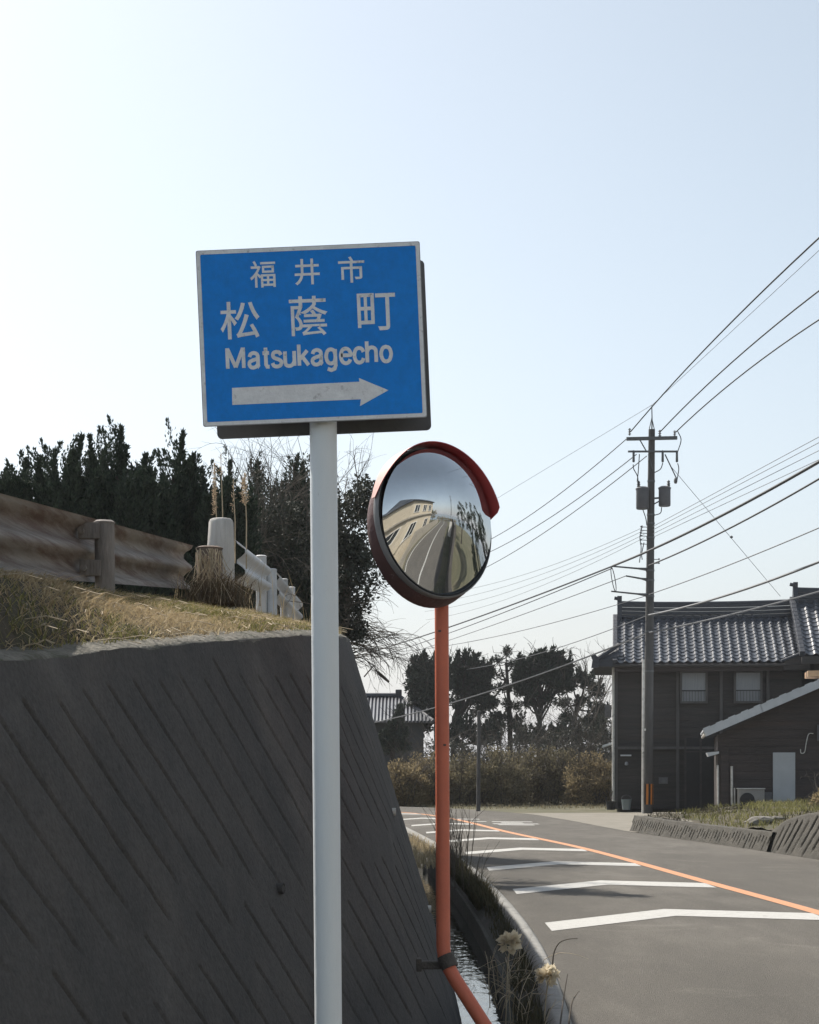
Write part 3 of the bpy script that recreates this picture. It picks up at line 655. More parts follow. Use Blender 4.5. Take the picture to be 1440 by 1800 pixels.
# ------------------------------------------------------------------ guard rails on the bank
RX = -1.75
def wbeam(name, y0, y1, zt0, zt1, x0, x1, h, material, parent, face=1):
    pr = [(0, 1.0), (.010, .97), (.012, .93), (.06, .85), (.08, .79), (.08, .70), (.055, .63), (.012, .54), (.010, .46), (.055, .37), (.08, .30), (.08, .21), (.06, .15), (.012, .07), (.010, .03), (0, 0)]
    n = 24; rows = []
    for i in range(n):
        t = i / (n - 1); y = y0 + (y1 - y0) * t; x = x0 + (x1 - x0) * t; zt = zt0 + (zt1 - zt0) * t; w = (fbm(np.array([y * 1.5]), np.array([2.0]), 71)[0] - .5) * .0
        rows.append([(x - face * d + w, y, zt - h + h * v) for d, v in pr])
    V = np.array(rows); k = len(pr); Vb = V + np.array([.004 * face, 0, 0])
    f = grid_faces(n, k)
    return fast(name, np.vstack([V.reshape(-1, 3), Vb.reshape(-1, 3)]), [f, f[:, ::-1] + n * k], material, parent, False)
gr = thing('guardrail', 'rusty brown steel guardrail on the grassy bank at left', 'guardrail', (RX, 9.7, 2.3))
wbeam('beam', 5.0, 14.1, 2.469, 3.315, -1.84, -1.79, .365, M_rust, gr)
def gpost(x, y, zt, zb, r, m, parent, cap=True):
    mb = MB(); mb.tube([(x, y, zb), (x + .004, y, (zb + zt) / 2), (x, y, zt - .012)], r, 16); p = mb.build('post', m, parent, True)
    mb = MB(); mb.lathe([(r + .004, -.014), (r + .006, -.006), (r * .8, .006), (.001, .012)], 16, Matrix.Translation(Vector((x, y, zt)))); mb.build('cap', m, p, True)
    return p
p1 = PX(167, 917, 310); gpost(-1.735, 9.7, 2.885, 2.2, .057, M_gpost, gr)
gpost(-1.735, 5.6, 2.65, 1.7, .057, M_gpost, gr)
for (dx, dz) in ((-.115, -.03), (-.10, -.24)):
    mb = MB(); mb.box((-1.755 + dx * .5, 9.66, 2.885 + dz - .03), (.12, .05, .09), None, .004); mb.tube([(-1.735 + dx, 9.62, 2.85 + dz), (-1.735 + dx, 9.59, 2.85 + dz)], .018, 10); mb.build('bracket', M_gpost, gr)
# vine-wrapped steel post and thick bleached post
q = PX(378, 1055, 225)
gpost(q[0] - .02, q[1] - .2, EYE + (1345 - 968) / 225, 2.5, .10, mat('brown_rusty_post', (.20, .15, .115), (.11, .085, .07), .9, 7, .6, 40, stretch=(1, 1, .3)), gr)
wp = thing('wooden_post', 'thick bleached round post beside the rusty guardrail end', 'post', (PX(388, 1055, 222)[0], F / 222, 2.7))
c = PX(388, 912, 222); mb = MB(); mb.tube([(c[0], c[1], 2.6), (c[0], c[1], 3.2), (c[0] + .004, c[1], c[2] - .03), (c[0] + .005, c[1], c[2] - .008), (c[0] + .005, c[1], c[2])], [.115, .108, .098, .088, .075], 24)
mb.build('shaft', M_wpost, wp, True)
wr = thing('guardrail', 'white painted guardrail with capped posts descending behind the bleached post', 'guardrail', (-1.7, 19.4, 3.1))
wbeam('beam', 14.4, 19.6, EYE + (1345 - 950) / 208, EYE + (1345 - 985) / 155, (415 - 720) / 208, (462 - 720) / 155, .36, M_whiterail, wr, face=-1)
wbeam('beam', 21.2, 28.6, EYE + (1345 - 1000) / 141, EYE + (1345 - 1052) / 105, (481 - 720) / 141, (524 - 720) / 105, .40, M_whiterail, wr, face=-1)
for (px, pt, ppm, r) in ((458, 980, 155, .060), (477, 1003, 141, .060), (511, 1034, 112, .060), (498, 1020, 124, .055)):
    c = PX(px, pt, ppm); gpost(c[0] + .02, c[1] - .15, c[2], c[2] - .95, r, M_whiterail, wr)
for (px, py, ppm) in ((437, 981, 180), (445, 997, 176), (439, 1016, 180), (491, 1042, 132), (502, 1058, 128)):
    c = PX(px, py, ppm); mb = MB(); mb.tube([(c[0], c[1] - .12, c[2]), (c[0], c[1] - .15, c[2])], .016, 8); mb.build('bolt', M_black, wr)

# ------------------------------------------------------------------ utility pole
UP = 57.0; UY = F / UP
ux = (1138 - 720) / UP
up = thing('utility_pole', 'tall concrete utility pole with crossarms and two transformers before the dark house', 'utility pole', (ux, UY, 0))
def U(px, py, dy=0.0): p = PX(px, py, UP); return Vector((p[0], UY + dy, p[2]))
top = U(1146, 755); base = Vector((ux, UY, -.3))
def uax(z): return base.lerp(top, (z - base.z) / (top.z - base.z))
mb = MB(); mb.tube([base.lerp(top, t) for t in np.linspace(0, 1, 8)], list(np.linspace(.165, .10, 8)), 20); mb.build('shaft', M_concpole, up, True)
mb = MB(); mb.tube([U(1146, 757), U(1146.5, 740), U(1146, 712)], [.022, .02, .016], 6); mb.tube([U(1141, 757), U(1146, 735)], .015, 5); mb.tube([U(1151, 757), U(1146, 735)], .015, 5); mb.build('lightning_spike', M_steel, up)
mb = MB(); mb.box((U(1145, 772).x, UY - .13, U(1145, 772).z), (1.56, .09, .10), Matrix.Rotation(math.radians(-1.2), 3, 'Y')); xa = mb.build('crossarm', M_steel, up)
mb = MB(); mb.box((U(1146, 795).x, UY - .13, U(1146, 795).z), (1.5, .05, .055)); mb.build('crossarm', M_steel, up)
for (a, b) in (((1123, 773), (1136, 795)), ((1168, 800), (1189, 843)), ((1139, 800), (1146, 825))):
    mb = MB(); mb.tube([U(*a, -.13), U(*b, -.10)], .02, 5); mb.build('brace', M_steel, up)
def insulator(p, h=.22, r=.055):
    mb = MB(); M = Matrix.Translation(p); prof = [(.02, 0)]
    for k in range(3): z = .03 + k * h / 3.2; prof += [(r * .45, z), (r, z + .015), (r * .5, z + .035)]
    prof += [(.03, h)]; mb.lathe(prof, 10, M); return mb.build('insulator', M_porcelain, up, True)
for (px, py) in ((1106, 767), (1159, 770), (1185, 771)): insulator(U(px, py, -.13))
for (px, py) in ((1113, 812), (1164, 812), (1189, 812)):
    mb = MB(); p = U(px, py, -.13); mb.lathe([(.012, .32), (.035, .28), (.04, 0), (.03, -.03)], 10, Matrix.Translation(p)); mb.tube([p, p + Vector((0, 0, .34))], .012, 5); mb.build('cutout_fuse', M_steel, up, True)
for (x0, x1, y0, y1) in ((1117.5, 1140, 857, 896), (1157, 1178, 856, 891)):
    c0 = U((x0 + x1) / 2, y1, -.12); r = (x1 - x0) / 2 / UP; h = (y1 - y0) / UP
    mb = MB(); mb.lathe([(r * .9, 0), (r, .03), (r, h * .86), (r * 1.08, h * .87), (r * 1.08, h * .93), (r * .7, h)], 20, Matrix.Translation(c0)); t = mb.build('transformer', M_trafo, up, True)
    mb = MB(); b0 = c0 + Vector((-.12 if x0 < 1150 else .12, 0, h * .98)); mb.lathe([(.03, 0), (.06, .03), (.035, .06), (.06, .09), (.035, .12), (.05, .16), (.02, .2)], 10, Matrix.Translation(b0)); mb.build('bushing', M_steel, t, True)
mb = MB(); mb.tube([U(1150, 876), U(1160, 876, -.1)], .03, 6); mb.tube([U(1150, 886), U(1158, 882, -.1)], .02, 6); mb.build('transformer_arm', M_steel, up)
def cable(mb, pts, r): mb.tube(catmull([tuple(p) for p in pts], 5), r, 5, False)
mb = MB()
for pts in ([(1112, 818), (1113, 826), (1120, 840), (1120, 856)], [(1164, 815), (1160, 826), (1150, 832)], [(1190, 816), (1192, 826), (1189, 845)], [(1123, 800), (1121, 830), (1119, 848)],
            [(1129, 897), (1134, 912), (1136, 925)], [(1162, 893), (1160, 903), (1150, 907)], [(1190, 760), (1196, 775), (1190, 796)], [(1128, 925), (1124, 945), (1126, 965), (1123, 990)], [(1131, 955), (1127, 975), (1128, 985)]):
    mb = MB(); cable(mb, [U(a, b, -.16) for a, b in pts], .015); mb.build('jumper_cable', M_wire, up)
mb = MB(); mb.lathe([(.05, -.05), (.09, -.03), (.09, .03), (.05, .05)], 10, Matrix.Translation(U(1187, 846, -.1)) @ Matrix.Rotation(math.pi / 2, 4, 'Y')); mb.build('arrester', M_steel, up, True)
# lower steel brackets and the cable ring
for (a, b) in (((1075, 996), (1136, 1001)), ((1100, 1013), (1136, 1019)), ((1074, 1040), (1136, 1046))):
    mb = MB(); p, q = U(*a, -.1), U(*b, -.05); mb.tube([p, p.lerp(q, .75), q], [.025, .03, .055], 6); mb.build('bracket_arm', M_steel, up)
mb = MB(); cc = U(1078, 1019, -.1); pts = []
for k in range(25):
    a = 2 * math.pi * k / 24; pts.append(cc + Vector((.09 * math.cos(a) + .10 * math.sin(a) * -.6, .30 * math.cos(a), .37 * math.sin(a))))
mb.tube(pts, .014, 5, False); mb.build('cable_ring', M_wire, up)
for k, py in enumerate((927, 933, 938, 943, 950, 957, 984, 991)):
    mb = MB(); z = U(0, py).z; c = uax(z); mb.tube([c, c + Vector((-.30 if k < 6 else .26, -.05, .01))], .012, 5); mb.lathe([(.02, -.02), (.03, 0), (.02, .03)], 8, Matrix.Translation(c + Vector((-.30 if k < 6 else .26, -.05, .01)))); mb.build('step_bolt', M_steel, up)
for py in (846, 905, 920, 945, 1003, 1020, 1048, 1110, 1180):
    mb = MB(); z = U(0, py).z; c = uax(z); t_ = (c.z + .3) / (top.z + .3); r = .165 + (.10 - .165) * t_; mb.tube([c - Vector((0, 0, .025)), c + Vector((0, 0, .025))], r + .012, 16, False); mb.build('steel_band', M_steel, up)
mb = MB(); pts = [U(1129.5, 1160, -.19), U(1129, 1290, -.20), U(1128.5, 1430, -.21)]; mb.tube(pts, .038, 8); mb.build('conduit', M_pvc, up, True)
mb = MB(); c = U(1131, 1283, -.19); mb.box(c, (.10, .10, .07), None, .01); mb.build('conduit_clip', M_pvc, up)
# striped guard wrapped round the foot
for k in range(16):
    a0 = 2 * math.pi * k / 16; mb = MB(); z0, z1 = U(0, 1414).z, U(0, 1378).z; V = []
    for z in (z0, z1):
        c = uax(z)
        for j in range(4): a = a0 + 2 * math.pi / 16 * j / 3; V.append((c.x + .178 * math.cos(a), c.y + .178 * math.sin(a), z))
    mb.add(V, [(j, j + 1, 5 + j, 4 + j) for j in range(3)]); mb.build('guard_stripe', M_yellow if k % 2 else M_black, up)

# ------------------------------------------------------------------ wires
def wire(name, label, p0, p1, r, sag=0.0, m=M_wire, n=28, ext=(0, 1), group='overhead lines'):
    r *= 1.35
    p0 = np.array(p0, float); p1 = np.array(p1, float); P = []
    for t in np.linspace(ext[0], ext[1], n):
        p = p0 + (p1 - p0) * t; p[2] -= sag * 4 * t * (1 - t); P.append(p)
    mb = MB(); mb.tube(P, r, 5, False); o = mb.build(name, m); place(o, P[0]); return tag(o, label, 'cable', group)
def hv(pa, pb, label, r, z=None, sag=0.0, ext=(0, 1), m=M_wire):
    a = PX(pa[0], pa[1], UP); z = a[2] if z is None else z
    b = PZ(pb[0], pb[1], z); a[1] -= .13; return wire('power_line', label, a, b, r, sag, m, ext=ext)
hv((1108, 760), (1440, 418), 'leftmost and steepest power line rising from the pole to the right edge', .014, ext=(0, 2.2), sag=-.15)
hv((1160, 760), (1440, 511), 'middle of the three power lines rising from the crossarm to the right edge', .014, ext=(0, 2.4), sag=-.15)
hv((1187, 761), (1440, 562), 'lowest of the three power lines rising from the crossarm to the right edge', .014, ext=(0, 2.6), sag=-.15)
hv((1146, 713), (1440, 440), 'thin faint wire from the spike on the pole top to the right edge', .005, ext=(0, 2.2), m=M_wirepale)
hv((1146, 713), (1000, 800), 'thin faint wire from the spike on the pole top to the left', .005, ext=(0, 2.6), m=M_wirepale)
hv((1104, 770), (870, 944), 'highest of the three power lines sloping left from the crossarm to the mirror', .011, ext=(0, 1.5), sag=.2)
hv((1118, 800), (870, 966), 'middle of the three power lines sloping left behind the mirror', .011, ext=(0, 1.5), sag=.2)
hv((1136, 803), (865, 992), 'lowest of the three power lines sloping left behind the mirror', .011, ext=(0, 1.5), sag=.2)
for k, (ya, yb, yl) in enumerate(((927, 768, 1040), (933, 778, 1053), (940, 792, 1066), (946, 808, 1080))):
    od = ('topmost', 'second from top', 'third from top', 'lowest')[k]; lab = od + ' of the four thin faint wires rising right of the pole'
    hv((1146, ya), (1440, yb), lab, .006, ext=(0, 2), m=M_wirepale).__setitem__('group', 'four thin wires right of the pole')
    hv((1132, ya), (800, yl), od + ' of the four thin faint wires falling left of the pole', .005, ext=(0, 1.25), sag=.25, m=M_wirepale).__setitem__('group', 'four thin wires left of the pole')
hv((1076, 996), (1440, 812), 'thick dark telephone cable running from the ring bracket past the pole to the right edge', .026, ext=(0, 2), sag=.12)
hv((1076, 996), (600, 1160), 'thick dark telephone cable running left from the ring bracket behind the orange pole', .020, ext=(0, 1.0), sag=.2)
hv((1140, 995), (1440, 842), 'lumpy dark telephone cable just below the thick one at right', .018, ext=(0, 2), sag=.1)
hv((1075, 1000), (600, 1172), 'thinner telephone cable just below the thick one left of the ring', .012, ext=(0, 1), sag=.25)
hv((1100, 1013), (600, 1182), 'cable from the middle bracket arm sloping left across the orange pole', .010, ext=(0, 1), sag=.2, m=M_wirepale)
hv((1140, 1046), (1440, 928), 'thin cable rising right from above the house ridge to the right edge', .011, ext=(0, 2), sag=.05, m=M_wirepale)
hv((1138, 1047), (780, 1136), 'thin cable sloping left from the pole at ridge height', .009, ext=(0, 1.4), sag=.15, m=M_wirepale)
hv((1140, 1082), (1440, 988), 'twisted service cable crossing the house ridge to the right edge', .024, ext=(0, 2), sag=.12, m=M_wirepale)
hv((1138, 1082), (790, 1180), 'thin wavy cable sloping left just above the tree tops', .010, ext=(0, 1.4), sag=.3, m=M_wirepale)
wire('power_line', 'pale service cable crossing the tiled roof down from the right edge', PX(1140, 1113, UP) - np.array([0, .2, 0]), PX(1440, 1040, UP * 1.05), .022, .05, M_wirepale, ext=(0, 1.3))
wire('power_line', 'pale service cable sloping left from the pole past the cypress trunks', PX(1138, 1113, UP), PX(650, 1272, 40), .020, .25, M_wirepale, ext=(0, 1.05))
gw_ = wire('guy_wire', 'thin diagonal stay wire running down right from the transformer', PX(1178, 818, UP), PX(1372, 1048, 50), .006, 0, M_wirepale)
mb = MB(); mb.lathe([(.01, -.05), (.05, -.02), (.05, .02), (.01, .05)], 8, Matrix.Translation(Vector(PX(1286, 944, 53.3)))); o = mb.build('guy_insulator', M_steel, gw_, True)

# ------------------------------------------------------------------ right side: low walls, lot, apron
def low_wall(name, label, pts, hts, sp, slant, nv=26, ds=.02):
    C = catmull([(*p, h) for p, h in zip(pts, hts)], 10); s, T = resample(C, ds)
    d = unit(np.gradient(T[:, :2], axis=0)); nrm = np.stack([d[:, 1], -d[:, 0]], 1)          # towards the road (left)
    v = np.linspace(0, 1, nv); h = v[None, :] * (T[:, 2] + .15)[:, None]; S = np.broadcast_to(s[:, None], h.shape)
    q = (S + slant * h + (fbm(S * 2, h * 2, 9) - .5) * .05) / sp; gi = np.floor(q).astype(int); fr = q - gi - .5
    r = np.random.default_rng(8).random((4096, 3))[(gi + 900) % 4096]
    on = np.clip((h - .05 - r[..., 0] * .08) / .02, 0, 1) * np.clip((T[:, 2][:, None] + .05 - r[..., 1] * .2 - h) / .03, 0, 1)
    disp = (fbm(S * 2.5, h * 2.5, 13) - .5) * .03 - .055 * np.clip(1 - np.abs(fr) / .13, 0, 1) ** .6 * on * (.5 + .7 * r[..., 2])
    o = .32 * h + disp
    V = np.stack([T[:, 0][:, None] + nrm[:, 0][:, None] * o, T[:, 1][:, None] + nrm[:, 1][:, None] * o, T[:, 2][:, None] - h], 2)
    Vt = np.c_[T[:, :2] - nrm * .35, T[:, 2] - .02]
    V = np.concatenate([Vt[:, None, :], V], 1); m = V.shape[1]
    root = thing(name, label, 'wall', (T[len(T) // 2, 0], T[len(T) // 2, 1], 0))
    fast('grooved_face', V.reshape(-1, 3), [grid_faces(len(T), m)], M_stonewall, root, True)
    return root
low_wall('retaining_wall', 'long low weathered concrete wall below the grassy verge, right of the road', [(5.12, 38.8), (5.45, 36), (5.95, 32.5), (6.3, 29.6)], [.36, .34, .33, .34], .17, .35)
low_wall('retaining_wall', 'taller slanted-groove concrete wall piece at the right edge by the road', [(6.36, 29.9), (6.46, 29.2), (6.62, 28.0), (6.80, 26.6), (7.1, 24), (7.6, 20)], [.34, .56, .72, .74, .74, .7], .30, .75)
# lot behind the low wall
lx = np.unique(np.r_[np.linspace(5, 9, 41), np.linspace(9, 26, 35)]); ly = np.linspace(18, 52, 137)
LX, LY = np.meshgrid(lx, ly, indexing='ij')
edge = np.interp(LY, [18, 20, 24, 26.9, 28.6, 29.6, 32.5, 36, 38.8, 40, 44, 52], [8.0, 7.7, 7.2, 6.9, 6.68, 6.45, 6.08, 5.58, 5.26, 6.2, 7.7, 8.4])
dd = LX - edge
lz = .33 + np.clip(dd, 0, 1.6) * .10 + (fbm(LX * 1.3, LY * .9, 15) - .5) * .20 + .38 * np.clip((29.8 - LY) / 1.6, 0, 1)
lz = lz * np.clip((49.5 - LY) / 4, 0.04, 1) + .0
okm = (dd > .0); fq = grid_faces(len(lx), len(ly)); kp = okm.ravel()[fq].all(1)
tag(fast('verge', np.stack([LX, LY, lz], 2).reshape(-1, 3), [fq[kp]], M_soil, smooth=True), None, None, kind='structure')
def lot_z(x, y):
    i = np.clip(np.searchsorted(lx, x), 0, len(lx) - 1); j = np.clip(np.searchsorted(ly, y), 0, len(ly) - 1); return lz[i, j]
m_ = (R_[:, 1] > 37.8) & (R_[:, 1] < 53.5); Rq = R_[m_]
V = np.concatenate([np.c_[Rq + [-.02, 0], np.full(len(Rq), .006)], np.c_[np.maximum(Rq[:, 0] + 1.0, 8.6), Rq[:, 1] + .6, np.full(len(Rq), .02)]]); n = len(Rq); i = np.arange(n - 1)
tag(fast('concrete_apron', V, [np.stack([i, n + i, n + i + 1, i + 1], 1)], M_apron), None, None, kind='structure')

# ------------------------------------------------------------------ roof tiles
def tile_mesh(w, ln):
    prof = []
    for k in range(9):
        u = k / 8; x = (u - .5) * w
        z = .055 * math.sin(min(u / .5, 1) * math.pi) if u < .5 else -.018 * math.sin((u - .5) / .5 * math.pi)
        prof.append((x, z))
    V = [(x, -ln * .53, z + .022) for x, z in prof] + [(x, ln * .53, z - .004) for x, z in prof] + [(x, -ln * .53, z - .012) for x, z in prof]
    n = len(prof); fs = [(i, i + 1, n + i + 1, n + i) for i in range(n - 1)] + [(2 * n + i, 2 * n + i + 1, i + 1, i) for i in range(n - 1)]
    me = bpy.data.meshes.new('tile'); me.from_pydata(V, [], fs); me.update(); me.materials.append(M_tile)
    me.polygons.foreach_set('use_smooth', [True] * len(me.polygons)); me.set_sharp_from_angle(angle=math.radians(50)); return me
def tiled_slope(roof, x0, x1, ye, ze, yr, zr, cols, rows, sx0=0.0):
    """tiles from the eave (ye,ze) up to the ridge (yr,zr), one object each"""
    sl = math.hypot(yr - ye, zr - ze); ang = math.atan2(zr - ze, yr - ye); w = (x1 - x0) / cols; ln = sl / rows
    me = tile_mesh(w, ln); Lw = WLOC[roof.name]
    for r in range(rows):
        for c in range(cols):
            t = (r + .5) / rows; o = bpy.data.objects.new('tile', me); COL.objects.link(o); o.parent = roof
            o.location = (x0 + (c + .5) * w - Lw.x + random.uniform(-.004, .004), ye + (yr - ye) * t - Lw.y, ze + (zr - ze) * t - Lw.z + .02 + random.uniform(-.004, .004))
            o.rotation_euler = (ang + random.uniform(-.02, .02), random.uniform(-.02, .02), random.uniform(-.012, .012))
def ridge(parent, x0, x1, y, z, h, orn=(True, True)):
    for k in range(4):
        mb = MB(); hh = h / 4; wdt = .30 - .03 * k
        n = max(int((x1 - x0) / 1.2), 2); zz = lambda x: z + .05 * (abs((x - (x0 + x1) / 2) / ((x1 - x0) / 2)) ** 2.4)
        P = []
        for i in range(n * 2 + 1):
            x = x0 + (x1 - x0) * i / (n * 2); P.append((x, zz(x) + k * hh))
        V = []
        for (x, q) in P: V += [(x, y - wdt / 2, q), (x, y + wdt / 2, q), (x, y + wdt / 2, q + hh * .8), (x, y - wdt / 2, q + hh * .8)]
        m_ = len(P); fs = [(a * 4 + b, (a + 1) * 4 + b, (a + 1) * 4 + (b + 1) % 4, a * 4 + (b + 1) % 4) for a in range(m_ - 1) for b in range(4)] + [(3, 2, 1, 0), tuple((m_ - 1) * 4 + b for b in range(4))]
        mb.add(V, fs); mb.build('ridge_course', M_ridge, parent)
    mb = MB(); mb.tube([(x0 + (x1 - x0) * i / 8, y, z + .05 * abs(2 * i / 8 - 1) ** 2.4 + h) for i in range(9)], .075, 10); mb.build('ridge_cap', M_ridge, parent, True)
    for e, x in ((0, x0), (1, x1)):
        if orn[e]:
            sg = -1 if e == 0 else 1; mb = MB(); zc = z + .03
            poly = [(x, y - .26, zc - .12), (x, y + .26, zc - .12), (x, y + .20, zc + h * .6), (x, y + .1, zc + h + .05), (x, y + .13, zc + h + .26), (x, y, zc + h + .18), (x, y - .13, zc + h + .26), (x, y - .1, zc + h + .05), (x, y - .20, zc + h * .6)]
            mb.prism(poly, (sg * .16, 0, .0)); mb.tube([(x + sg * .08, y, zc + h + .16), (x + sg * .26, y, zc + h + .20)], .06, 8); mb.build('ridge_ornament', M_ridge, parent)

# ------------------------------------------------------------------ main dark house
HY = 57.1
def HX(px, ppm=52.5): return (px - 720) / ppm
def HZ(py, ppm=52.5): return EYE + (1345 - py) / ppm
hx0, hx1 = HX(1080), HX(1402)
house = thing('wooden_house', 'two-storey dark board house with grey tiled roof behind the utility pole', 'house', (hx0, HY, 0))
TURN = [(house, -7.0)]
mb = MB(); mb.box(((hx0 + hx1) / 2, HY + 2.9, 2.55), (hx1 - hx0, 5.6, 5.0)); wl = mb.build('wall', M_wood, house)
nb = 20; bh = 4.55 / nb
for k in range(nb):
    z = .25 + k * bh; mb = MB()
    mb.box(((hx0 + hx1) / 2 + random.uniform(-.01, .01), HY + .075 + random.uniform(-.004, .004), z + bh / 2), (hx1 - hx0 + .02, .025, bh * .97), Matrix.Rotation(math.radians(4), 3, 'X')); mb.build('board', M_wood, wl)
for x in (hx0 + .06, HX(1130), HX(1190), HX(1265), HX(1345)):
    mb = MB(); mb.box((x, HY + .03, 2.5), (.10, .09, 4.95)); mb.build('batten', M_beam, wl)
mb = MB(); mb.box(((hx0 + hx1) / 2, HY - .02, HZ(1315)), (hx1 - hx0, .12, .09)); mb.build('belt_rail', M_beam, wl)
for (a, b) in ((1197, 1238), (1290, 1332)):
    x0, x1, z0, z1 = HX(a), HX(b), HZ(1234), HZ(1184)
    xc, zc = (x0 + x1) / 2, (z0 + z1) / 2; w = thing.__call__ if False else None
    mb = MB(); mb.box((xc, HY - .03, zc), (x1 - x0, .02, z1 - z0)); win = mb.build('window', M_curtain, house)
    for (cx, cz, sx, sz) in ((xc, z1 + .03, x1 - x0 + .14, .07), (xc, z0 - .03, x1 - x0 + .14, .07), (x0 - .03, zc, .07, z1 - z0), (x1 + .03, zc, .07, z1 - z0)):
        mb = MB(); mb.box((cx, HY - .03, cz), (sx, .14, sz)); mb.build('frame', M_beam, win)
    mb = MB(); mb.box((xc, HY - .05, z0 + .36), (x1 - x0, .03, .035)); mb.build('rail', M_darkdoor, win)
    for k in range(8):
        mb = MB(); mb.box((x0 + (k + .5) * (x1 - x0) / 8, HY - .075, z0 + .17), (.018, .018, .34)); mb.build('lattice_bar', M_steel, win)
# entrance recess with sliding door
x0, x1, z0, z1 = HX(1203), HX(1256), .05, HZ(1298)
mb = MB(); mb.box(((x0 + x1) / 2, HY - .015, (z0 + z1) / 2), (x1 - x0, .03, z1 - z0)); dr = mb.build('door', M_darkdoor, house)
for x in (x0, (x0 + x1) / 2, x1): mb = MB(); mb.box((x, HY - .05, (z0 + z1) / 2), (.07, .06, z1 - z0)); mb.build('frame', M_wood, dr)
mb = MB(); mb.box(((x0 + x1) / 2, HY - .05, z1 - .45), (x1 - x0, .05, .06)); mb.build('frame', M_wood, dr)
mb = MB(); mb.box((HX(1165), HY - .05, HZ(1372)), (.30, .05, .22), None, .01); mb.build('meter_box', M_signback, house)
mb = MB(); mb.lathe([(.02, 0), (.07, .03), (.06, .10), (.02, .13)], 10, Matrix.Translation(Vector((HX(1305), HY - .12, HZ(1178))))); mb.build('lamp', M_porcelain, house, True)
mb = MB(); mb.lathe([(.02, 0), (.06, .03), (.05, .10), (.02, .13)], 10, Matrix.Translation(Vector((HX(1101), HY - .12, HZ(1346))))); mb.build('lamp', M_porcelain, house, True)
mb = MB(); mb.tube([(HX(1078), HY - .05, HZ(1172)), (HX(1078), HY - .05, .0)], .045, 8); mb.build('downpipe', M_pvc, house, True)
mb = MB(); mb.prism([(HX(1059), HY + .1, HZ(1310)), (HX(1084), HY + .1, HZ(1302)), (HX(1084), HY + .1, HZ(1306)), (HX(1059), HY + .1, HZ(1314))], (0, 1.6, 0)); mb.build('side_canopy', M_metalroof, house)
mb = MB(); mb.box((HX(1100), HY - .06, HZ(1328)), (.36, .14, .05)); mb.build('small_ledge', M_metalroof, house)
mb = MB(); mb.box((HX(1069), HY + .4, HZ(1250)), (.22, .35, .42), None, .02); mb.build('wall_vent', M_signback, house)
# main roof
ye, ze, yr, zr = 56.35, HZ(1163, 53.2), 59.6, HZ(1082, 50.4)
rx0, rx1 = 6.86, HX(1399, 52.2)
rf = MB(); rf.prism([(rx0, ye, ze - .10), (rx0, yr, zr - .10), (rx0, yr + 3.3, ze - .1), (rx0, yr + 3.3, ze - .22), (rx0, yr, zr - .24), (rx0, ye, ze - .22)], (rx1 - rx0, 0, 0))
roof = rf.build('roof', M_wood, house)
tiled_slope(roof, rx0, rx1 - .05, ye, ze - .06, yr, zr - .06, 21, 14)
mb = MB()
mb.add([(rx0, yr, zr - .05), (rx1, yr, zr - .05), (rx1, yr + 3.3, ze - .05), (rx0, yr + 3.3, ze - .05)], [(0, 1, 2, 3)]); mb.build('rear_slope', M_tile, roof)
ridge(roof, rx0 + .25, rx1, yr - .06, zr - .14, .52, (True, False))
for k in range(14):      # verge tiles down the left edge
    t = (k + .5) / 14; mb = MB(); mb.box((rx0 + .02, ye + (yr - ye) * t, ze + (zr - ze) * t - .02), (.16, .27, .16), Matrix.Rotation(math.atan2(zr - ze, yr - ye), 3, 'X'), .02); mb.build('verge_tile', M_ridge, roof)
mb = MB(); mb.box(((rx0 + rx1) / 2, ye + .12, ze - .26), (rx1 - rx0, .06, .14)); mb.build('fascia', M_wood2, roof)
mb = MB(); mb.tube([(rx0, ye - .05, ze - .14), (rx1, ye - .05, ze - .16)], .05, 8); mb.build('eaves_gutter', M_wood, roof, True)
# hipped skirt on the left end
sk = MB(); sk.add([(6.15, ye + .1, ze - .02), (6.15, ye + 5.6, ze - .02), (7.0, ye + 5.2, ze + .52), (7.0, ye + .6, ze + .52), (6.15, ye + .1, ze - .16), (6.15, ye + 5.6, ze - .16), (7.0, ye + 5.6, ze - .16), (7.0, ye + .1, ze - .16), (7.0, ye + .1, ze + .2)],
                  [(0, 3, 2, 1), (4, 5, 6, 7), (0, 1, 5, 4), (0, 4, 7, 8), (0, 8, 3)]); skirt = sk.build('roof_skirt', M_ridge, house)
for k in range(4):
    mb = MB(); t = k / 4; mb.tube([(6.22 + .75 * t, ye + .05 + .4 * t, ze + .04 + .52 * t), (6.22 + .75 * (t + .3), ye + .05 + .4 * (t + .3), ze + .04 + .52 * (t + .3))], .085 - .004 * k, 8); mb.build('hip_tile', M_ridge, skirt, True)
mb = MB(); mb.prism([(6.10, ye - .02, ze - .2), (6.32, ye - .02, ze - .2), (6.34, ye - .02, ze + .12), (6.22, ye - .02, ze + .26), (6.08, ye - .02, ze + .2), (6.14, ye - .02, ze + .05)], (0, .22, 0)); mb.build('hip_ornament', M_ridge, skirt)

